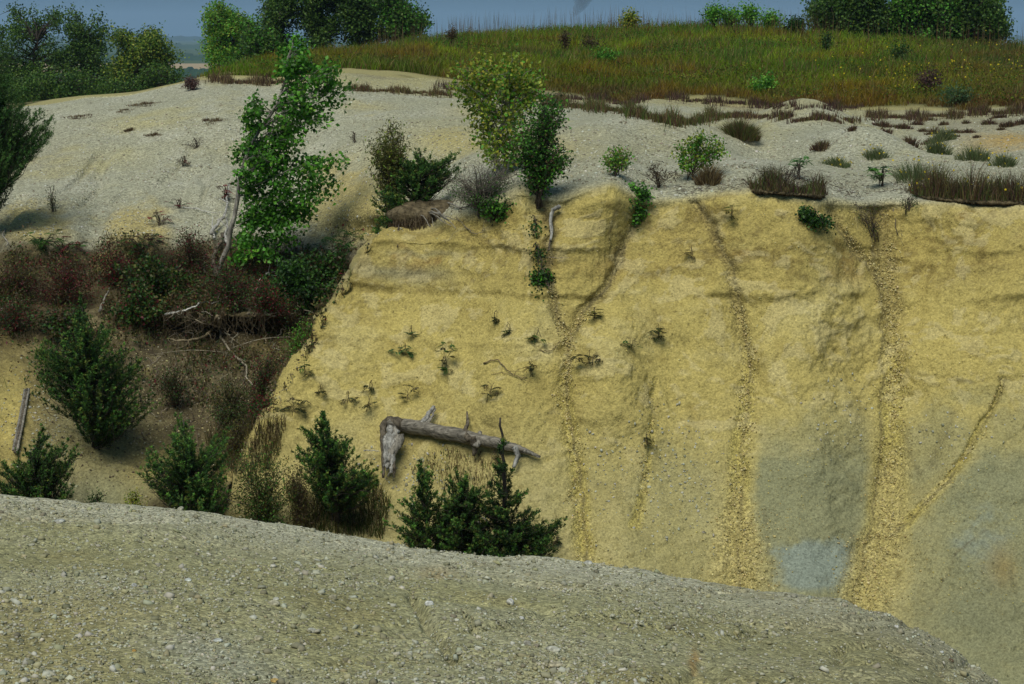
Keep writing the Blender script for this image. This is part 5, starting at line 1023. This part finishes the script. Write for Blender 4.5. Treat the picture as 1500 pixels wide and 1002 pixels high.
# turf slabs that overhang the rim
def turf(lb, pts, th, dep, pal, n, h, flowers=0):
    g0 = onY(*pts[len(pts)//2], .05); root = empty('turf_slab', g0, lb, 'turf', 'turf slabs overhanging the rim'); mb = MB()
    xs = np.linspace(pts[0][0], pts[-1][0], 90); ys = lin(pts, xs); base = np.array([onY(x, y, 0) for x, y in zip(xs, ys)])
    for ax in (0, 1, 2): base[:, ax] = np.convolve(np.pad(base[:, ax], 4, 'edge'), np.ones(9)/9, 'valid')
    en = np.minimum(1, np.minimum(np.arange(90), np.arange(90)[::-1])/8.)[:, None]; nz_ = fbm(base, 2.4, 4, 71, .6)[:, None]; nz2 = fbm(base, 3.2, 3, 72, .6)[:, None]
    fwd = np.array([0, -1., 0]); up = np.array([0, 0, 1.]); th = th*.6; prof = [(-dep*1.6, .03), (-dep*.4, th*.75), (dep*.5, th*.9), (dep*.95, th*.45), (dep*.85, -.02), (dep*.25, -th*.5), (-dep*.6, -th*.6)]
    ring = np.array([base+fwd*(f*(1+.45*nz_)*en)+up*(u_*(1+1.7*nz2)*(.3+.7*en)) for f, u_ in prof]); k = len(prof); V_ = ring.reshape(-1, 3)
    V_ = V_+rng.normal(0, .006, V_.shape)
    i = np.arange(k-1)[:, None]*90; j = np.arange(89); F = np.stack([i+j, i+j+1, i+91+j, i+90+j], -1).reshape(-1, 4)
    cv_ = np.where(np.repeat(np.arange(k), 90)[:, None] < 3, [.10, .085, .05], [.20, .16, .09])*(1+.4*fbm(V_, 9, 3, 4))[:, None]; cv_[-270:] = [.07, .05, .03]
    mb.add(V_, F, cv_); mb.build('soil', M_soil, root, True)
    mb = MB(); t = rng.uniform(0, 89, n); ii = t.astype(int); fr_ = rng.uniform(-2.4, 1.15, n)*dep; p = base[ii]+fwd*fr_[:, None]+up*(th*.7-np.clip(-fr_, 0, 1)*.15)[:, None]; p[:, 0] += rng.normal(0, .02, n)
    hh = h*rng.uniform(.2, 1.2, n)*(.35+1.5*np.abs(vnoise(p, 3.0, 5))); lean = rng.normal(0, .3, (n, 3))*[1, 1, 0]; blades(mb, p, p+(lean+[0, -.12, 1])*hh[:, None], .0085, pick(pal, n, .3))
    if flowers:
        kk = rng.choice(n, flowers); q = p[kk]+(lean[kk]*.7+[0, 0, 1.05])*hh[kk][:, None]; cards(mb, q, rng.normal(size=q.shape), rng.normal(size=q.shape), .035, .035, np.tile([.68, .52, .03], (flowers, 1)))
    g = mb.build('grass', M_grass, root); g['kind'] = 'stuff'
turf('small turf slab with short grey grass and bare twigs overhanging the middle of the rim', [(1100, 279), (1130, 282), (1160, 284), (1210, 288)], .07, .16, PUR+GRNG+DRY[:2], 2600, .22)
turf('long turf slab with brown grass and yellow flowers at the right end of the rim', [(1335, 287), (1380, 292), (1430, 296), (1500, 297), (1570, 300)], .09, .22, PUR+RUS+GRNG+DRY[:2], 6500, .36, 90)
mb = MB(); q = rng.uniform(0, 1, (2600, 2)); g, nn = ground(940+580*q[:, 0], lin(RIM, 940+580*q[:, 0])-4-34*q[:, 1]**1.5); k = (fbm(g, 1.5, 3, 81) > .02); g = g[k]; lean = rng.normal(0, .8, g.shape)
cards(mb, g+[0, 0, .01], lean*[1, 1, .25]+[0, 0, .15], rng.normal(size=g.shape), rng.uniform(.04, .13, len(g)), .008, pick([(.10, .08, .06), (.16, .13, .09), (.07, .055, .04)], len(g), .3))
single(mb, 'rim_litter', M_grass, 'dark twig litter strewn along the rim of the cliff', 'litter', None, 'stuff')

# ------------------------------------------------------------ stones
def chips(mb, P0, N0, size, pal, flat=.55, sink=.25, w=None):
    n = len(P0); base = np.array([[-1, -1, -1], [1, -1, -1], [1, 1, -1], [-1, 1, -1], [-.8, -.7, 1], [.7, -.8, 1], [.8, .7, 1], [-.7, .8, 1]], float)*.5
    V_ = base[None]*(1+rng.uniform(-.45, .35, (n, 8, 3))); s = size[:, None]*rng.uniform(.6, 1.4, (n, 3)); s[:, 2] *= flat; V_ = V_*s[:, None, :]
    a = rng.uniform(0, 2*math.pi, n); ca, sa_ = np.cos(a), np.sin(a); x = V_[..., 0]*ca[:, None]-V_[..., 1]*sa_[:, None]; y = V_[..., 0]*sa_[:, None]+V_[..., 1]*ca[:, None]
    up = unit(N0+rng.normal(0, .35, N0.shape)); t1 = unit(np.cross(up, [.3, 1., .1])); t2 = np.cross(up, t1)
    W = P0[:, None, :]+x[..., None]*t1[:, None]+y[..., None]*t2[:, None]+(V_[..., 2]+s[:, 2:3]*(.5-sink))[..., None]*up[:, None]
    f = np.array([[0, 3, 2, 1], [4, 5, 6, 7], [0, 1, 5, 4], [1, 2, 6, 5], [2, 3, 7, 6], [3, 0, 4, 7]])
    F = (np.arange(n)[:, None, None]*8+f[None]).reshape(-1, 4); mb.add(W.reshape(-1, 3), F, np.repeat(pick(pal, n, .22, w), 8, 0))
STN = [(.33, .33, .245), (.27, .265, .175), (.41, .41, .325), (.19, .185, .12), (.30, .285, .165)]
mb = MB(); chips(mb, chips_later[0], chips_later[1], .010+.02*rng.power(.35, len(chips_later[0])), [(.30, .27, .18), (.16, .13, .08), (.10, .08, .05), (.36, .32, .16)]); single(mb, 'slope_rubble', M_chip, 'earth crumbs and chips on the brown slope', 'rubble', None, 'stuff')
def fix_n(nn): return np.where(nn[:, 2:3] < 0, -nn, nn)
n = 84000; x = rng.uniform(-199, 1600, n); y = rng.uniform(715, 1030, n); k = y > lin(MR, x)-1; x, y = x[k], y[k]; p, nn = mound(x, y); p = p+rng.normal(0, .012, p.shape)*[1, 1, 0]
cl_ = .55+.9*fbm(p, 1.1, 4, 90, .6)-.4*sstep(800, 1450, x); k = rng.uniform(0, 1, len(p)) < np.clip(cl_+.25*sstep(30, 0, y-lin(MR, x)), .12, 1); p, nn = p[k], fix_n(nn[k]); sz = .0065+.0095*rng.power(.35, len(p))+.02*(rng.uniform(0, 1, len(p)) < .02)
mb = MB(); chips(mb, p, nn, sz, STN); single(mb, 'mound_gravel', M_chip, 'loose grey stone chips covering the foreground mound', 'gravel', None, 'stuff')
n = 30000; x = rng.uniform(-190, 1600, n); y = rng.uniform(120, 345, n); r_x = lin(RIM, np.maximum(x, 600)); k = (y > lin(FOOT, x)+2) & (y < np.where(x < 590, 350, r_x-1)); x, y = x[k], y[k]; p, nn = ground(x, y)
k = rng.uniform(0, 1, len(p)) < np.clip(.5+.9*fbm(p, .7, 3, 91), .1, 1); p, nn = p[k], fix_n(nn[k])
mb = MB(); chips(mb, p, nn, .018+.022*rng.power(.4, len(p)), [(.40, .39, .30), (.30, .28, .19), (.50, .50, .42), (.22, .2, .14)]); single(mb, 'flat_gravel', M_chip, 'pale stone chips scattered over the gravel flat', 'gravel', None, 'stuff')
# crumbs in the runnels and on the face
mb = MB(); PX, PY = [], []
for pts, cnt, w0, w1, t0 in ((R1, 1500, 3, 14, .35), (R2, 1500, 3, 18, .35), (R3, 3400, 8, 24, .12), (R4, 350, 3, 6, 0), (R6, 220, 6, 10, 0), (R3b, 400, 8, 8, .2), (R5, 250, 6, 6, .5)):
    q = np.array(pts, float); tt = rng.uniform(t0, 1, cnt)*(len(q)-1); i = np.minimum(tt.astype(int), len(q)-2); f = (tt-i)[:, None]; c = q[i]*(1-f)+q[i+1]*f; c[:, 0] += rng.normal(0, 1, cnt)*(w0+(w1-w0)*tt/(len(q)-1))*.62*(1+.5*np.sin(tt*5.3))+5*np.sin(tt*3.1+w0); PX.append(c[:, 0]); PY.append(c[:, 1])
x = np.concatenate(PX+[rng.normal(1092, 30, 900), rng.normal(1285, 28, 900)]); y = np.concatenate(PY+[rng.uniform(740, 860, 900), rng.uniform(780, 880, 900)]); p, nn = ground(x, y); p = p+rng.normal(0, .01, p.shape)
chips(mb, p, nn, .009+.015*rng.power(.35, len(p)), [(.45, .38, .155), (.40, .33, .125), (.53, .46, .23), (.35, .285, .11)], .7, .35)
x = rng.uniform(400, 1540, 13000); y = rng.uniform(300, 900, 13000); p, nn = ground(x, y); k = rng.uniform(0, 1, len(p)) < np.clip(.3+1.4*fbm(p, 1.0, 4, 92), .06, 1); p, nn = p[k], nn[k]
chips(mb, p, nn, .006+.010*rng.power(.4, len(p)), [(.50, .43, .15), (.40, .33, .10), (.53, .48, .24), (.32, .26, .09)], .8)
single(mb, 'clay_crumbs', M_chip, 'yellow clay crumbs filling the runnels of the cliff', 'rubble', None, 'stuff')
mb = MB(); q = [(985, 700, 70, 90, 240), (1290, 160, 0, 0, 0), (880, 700, 40, 70, 60), (1230, 620, 50, 60, 60), (130, 300, 12, 45, 320), (60, 620, 60, 90, 300), (1400, 640, 60, 40, 60), (610, 700, 60, 50, 160), (1290, 235, 90, 18, 300)]
x = np.concatenate([rng.normal(a, max(c, .1)*.6, e) for a, b_, c, d, e in q]); y = np.concatenate([rng.normal(b_, max(d, .1)*.6, e) for a, b_, c, d, e in q]); k = (y > 165) & (x > -60); p, nn = ground(x[k], y[k])
chips(mb, p, nn, .016+.018*rng.power(.5, len(p)), STN[:3]); single(mb, 'pale_chips', M_chip, 'pale chips embedded in the grey green lower cliff', 'gravel', None, 'stuff')
# larger stones
def stone(lb, px, py, w, asp=.7, col=(.45, .45, .38), who=None, cat='stone', group='larger stones on the foreground mound', seed=0):
    g, nn = (who or mound)(px, py); r = w/F_*g[1]*.5; n_, m_ = 22, 12; th = np.linspace(0, 2*math.pi, n_, endpoint=False); Vv = []
    for k in range(m_):
        ph = -math.pi/2+math.pi*k/(m_-1); Vv.append(np.stack([np.cos(th)*math.cos(ph), np.sin(th)*math.cos(ph)*.8, np.full(n_, math.sin(ph)*asp)], -1))
    Vv = np.array(Vv).reshape(-1, 3); q = Vv+seed*3.1; Vv = Vv*(1+.35*fbm(q, .9, 2, 11)+.18*np.round(3*fbm(q, 1.4, 2, 12))/3+.06*fbm(q, 5, 3, 13))[:, None]
    a = seed*1.7; R = np.array([[math.cos(a), -math.sin(a), 0], [math.sin(a), math.cos(a), 0], [0, 0, 1]]); Vv = Vv@R.T*r+g+[0, 0, r*asp*.35]
    i = np.arange(m_-1)[:, None]*n_; j = np.arange(n_); mb = MB(); mb.add(Vv, np.stack([i+j, i+(j+1) % n_, i+n_+(j+1) % n_, i+n_+j], -1).reshape(-1, 4), np.array(col)*(1+.15*fbm(Vv, 20, 3, 5))[:, None])
    single(mb, 'stone', M_stone, lb, cat, group, smooth=False)
for k, (lb, x, y, w, a_, c_) in enumerate((('rounded beige stone left of centre on the mound face', 401, 887, 17, .55, (.42, .40, .28)), ('small pale stone touching the rounded beige one', 403, 878, 12, .4, (.46, .46, .38)), ('white angular stone at the head of the diagonal groove', 628, 886, 14, .7, (.62, .63, .58)),
    ('white pointed stone right of the groove, alone on the mound', 748, 887, 15, .8, (.60, .60, .54)), ('small white stone below the white pointed one', 764, 907, 9, .7, (.60, .60, .56)), ('grey stone pair piece nearest the middle bottom', 772, 944, 14, .7, (.34, .33, .27)),
    ('brown grey stone right of the grey bottom one', 783, 945, 10, .7, (.30, .27, .20)), ('broad pale stone above the little branch-like stone', 808, 953, 20, .45, (.45, .45, .37)), ('long flat beige stone lying tilted near the bottom middle', 815, 973, 24, .3, (.44, .40, .27)),
    ('grey lumpy stone low on the left of the mound', 457, 925, 15, .75, (.44, .44, .36)), ('tan stone beside a pale flake low on the left', 380, 937, 18, .5, (.42, .39, .26)), ('small grey stone high on the left face', 197, 859, 9, .8, (.44, .45, .42)),
    ('bluish pale flake in the middle of the left face', 278, 850, 13, .35, (.50, .53, .48)), ('brown grey stone at the left rim dip of the mound', 332, 766, 17, .35, (.34, .33, .22)), ('flat stone on the mound crest below the spiky juniper', 269, 745, 12, .6, (.40, .39, .29)),
    ('brown stone half buried in mid left face', 486, 878, 14, .8, (.33, .31, .21)), ('orange tan stone at the bottom edge left of centre', 402, 996, 16, .45, (.48, .34, .12)), ('small orange stone low on the left', 196, 953, 8, .6, (.45, .28, .08)),
    ('white stone on the mound slope right of centre', 1311, 920, 7, .8, (.62, .62, .58)), ('pale stone lower down the right shoulder', 1379, 955, 8, .6, (.52, .54, .52)), ('dark brown stone at the bottom right shoulder', 1393, 968, 8, .7, (.14, .09, .06)),
    ('grey long stone at the end of the diagonal groove', 672, 957, 13, .5, (.36, .35, .25)), ('grey flake on the upper left terrace of the mound', 87, 764, 16, .3, (.42, .43, .38)), ('pale stones bump on the mound crest near the cliff foot', 862, 824, 14, .35, (.44, .44, .38)), ('grey flat stone in the gravel streak at lower left', 316, 940, 16, .35, (.46, .48, .44)))):
    stone(lb, x, y, w, a_, c_, seed=k)

# ------------------------------------------------------------ far woods and the smoke on the horizon
def woods(lb, pts, Yd, h, col, name='distant_woods'):
    mb = MB(); n_ = 260; xs = np.linspace(pts[0], pts[1], n_); X = (xs-W_/2)/F_*Yd; prof = []
    hh = h*(.55+.45*np.abs(fbm(np.stack([X, X*0, X*0], -1), 4./h*.25, 3, int(Yd))*1.6)); rows_ = []
    for f, u_ in ((-1, 0), (-.8, .6), (-.3, .95), (.3, 1), (.9, .6), (1, 0)): rows_.append(np.stack([X, Yd+f*h*2+X*0, 6.0+hh*u_*(1+.15*vnoise(np.stack([X, X*0+f*30, X*0], -1), .5/h*2, 4))], -1))
    V_ = np.array(rows_).reshape(-1, 3); i = np.arange(5)[:, None]*n_; j = np.arange(n_-1); mb.add(V_, np.stack([i+j, i+j+1, i+n_+1+j, i+n_+j], -1).reshape(-1, 4), np.array(col)*(1+.3*fbm(V_, .03, 3, 2))[:, None])
    single(mb, name, M_chip, lb, 'woods', None, 'stuff')
woods('dark line of woods along the far horizon', (-200, 1700), 7500, 26, (.02, .045, .025))
woods('second wooded line across the middle of the far plain', (-200, 900), 4200, 14, (.025, .055, .02))
woods('wooded field edge behind the stubble field', (120, 760), 2450, 9, (.02, .05, .018))
woods('dark copse line in front of the stubble field', (150, 330), 1500, 11, (.02, .05, .018))
woods('nearer dark hedge beyond the rounded tree', (230, 322), 1150, 11, (.025, .06, .02))

# smoke far off above the horizon
m, t, b = new_mat('smoke'); t.nodes.remove(b); pv = N(t, 'ShaderNodeVolumePrincipled'); pv.inputs['Color'].default_value = (.22, .26, .30, 1); pv.inputs['Density'].default_value = .045; t.links.new(pv.outputs[0], t.nodes['Material Output'].inputs['Volume'])
cs = at(840, 22, 4000.); mb = MB(); n_, m_ = 26, 26; th = np.linspace(0, 2*math.pi, n_, endpoint=False); Vv = []
for k in range(m_):
    f = k/(m_-1); r = (7+20*f)*math.sin(math.pi*min(1, .04+f*.93)*1.0)**.4; cx_ = cs[0]+12*math.sin(f*3)+8*f; Vv.append(np.stack([cx_+r*np.cos(th), cs[1]+r*np.sin(th), np.full(n_, cs[2]+f*62-4)], -1))
Vv = np.array(Vv).reshape(-1, 3); ax_ = np.repeat(np.array(Vv).reshape(m_, n_, 3).mean(1), n_, 0); Vv = Vv+(Vv-ax_)*(.55*fbm(Vv, .06, 3, 8))[:, None]
i = np.arange(m_-1)[:, None]*n_; j = np.arange(n_); mb.add(Vv, [np.stack([i+j, i+(j+1) % n_, i+n_+(j+1) % n_, i+n_+j], -1).reshape(-1, 4), np.arange(n_)[None, ::-1], (np.arange(n_)+(m_-1)*n_)[None]], C(.3, .3, .3))
single(mb, 'smoke', m, 'faint dark smoke rising far off above the hill', 'smoke', None, 'stuff')
# the air
m, t, b = new_mat('haze'); t.nodes.remove(b); pv = N(t, 'ShaderNodeVolumePrincipled'); pv.inputs['Color'].default_value = (.45, .66, .95, 1); pv.inputs['Density'].default_value = 1.1e-4; pv.inputs['Anisotropy'].default_value = 0.0
t.links.new(pv.outputs[0], t.nodes['Material Output'].inputs['Volume'])
mb = MB(); q = np.array([[x, y, z] for z in (-3., 170.) for y in (-60., 14200.) for x in (-9200., 9200.)]); mb.add(q, np.array([[0, 2, 3, 1], [4, 5, 7, 6], [0, 1, 5, 4], [2, 6, 7, 3], [0, 4, 6, 2], [1, 3, 7, 5]]), C(1, 1, 1))
hz = mb.build('haze', m); tag(hz, 'thin blue haze over the far plain', kind='stuff')
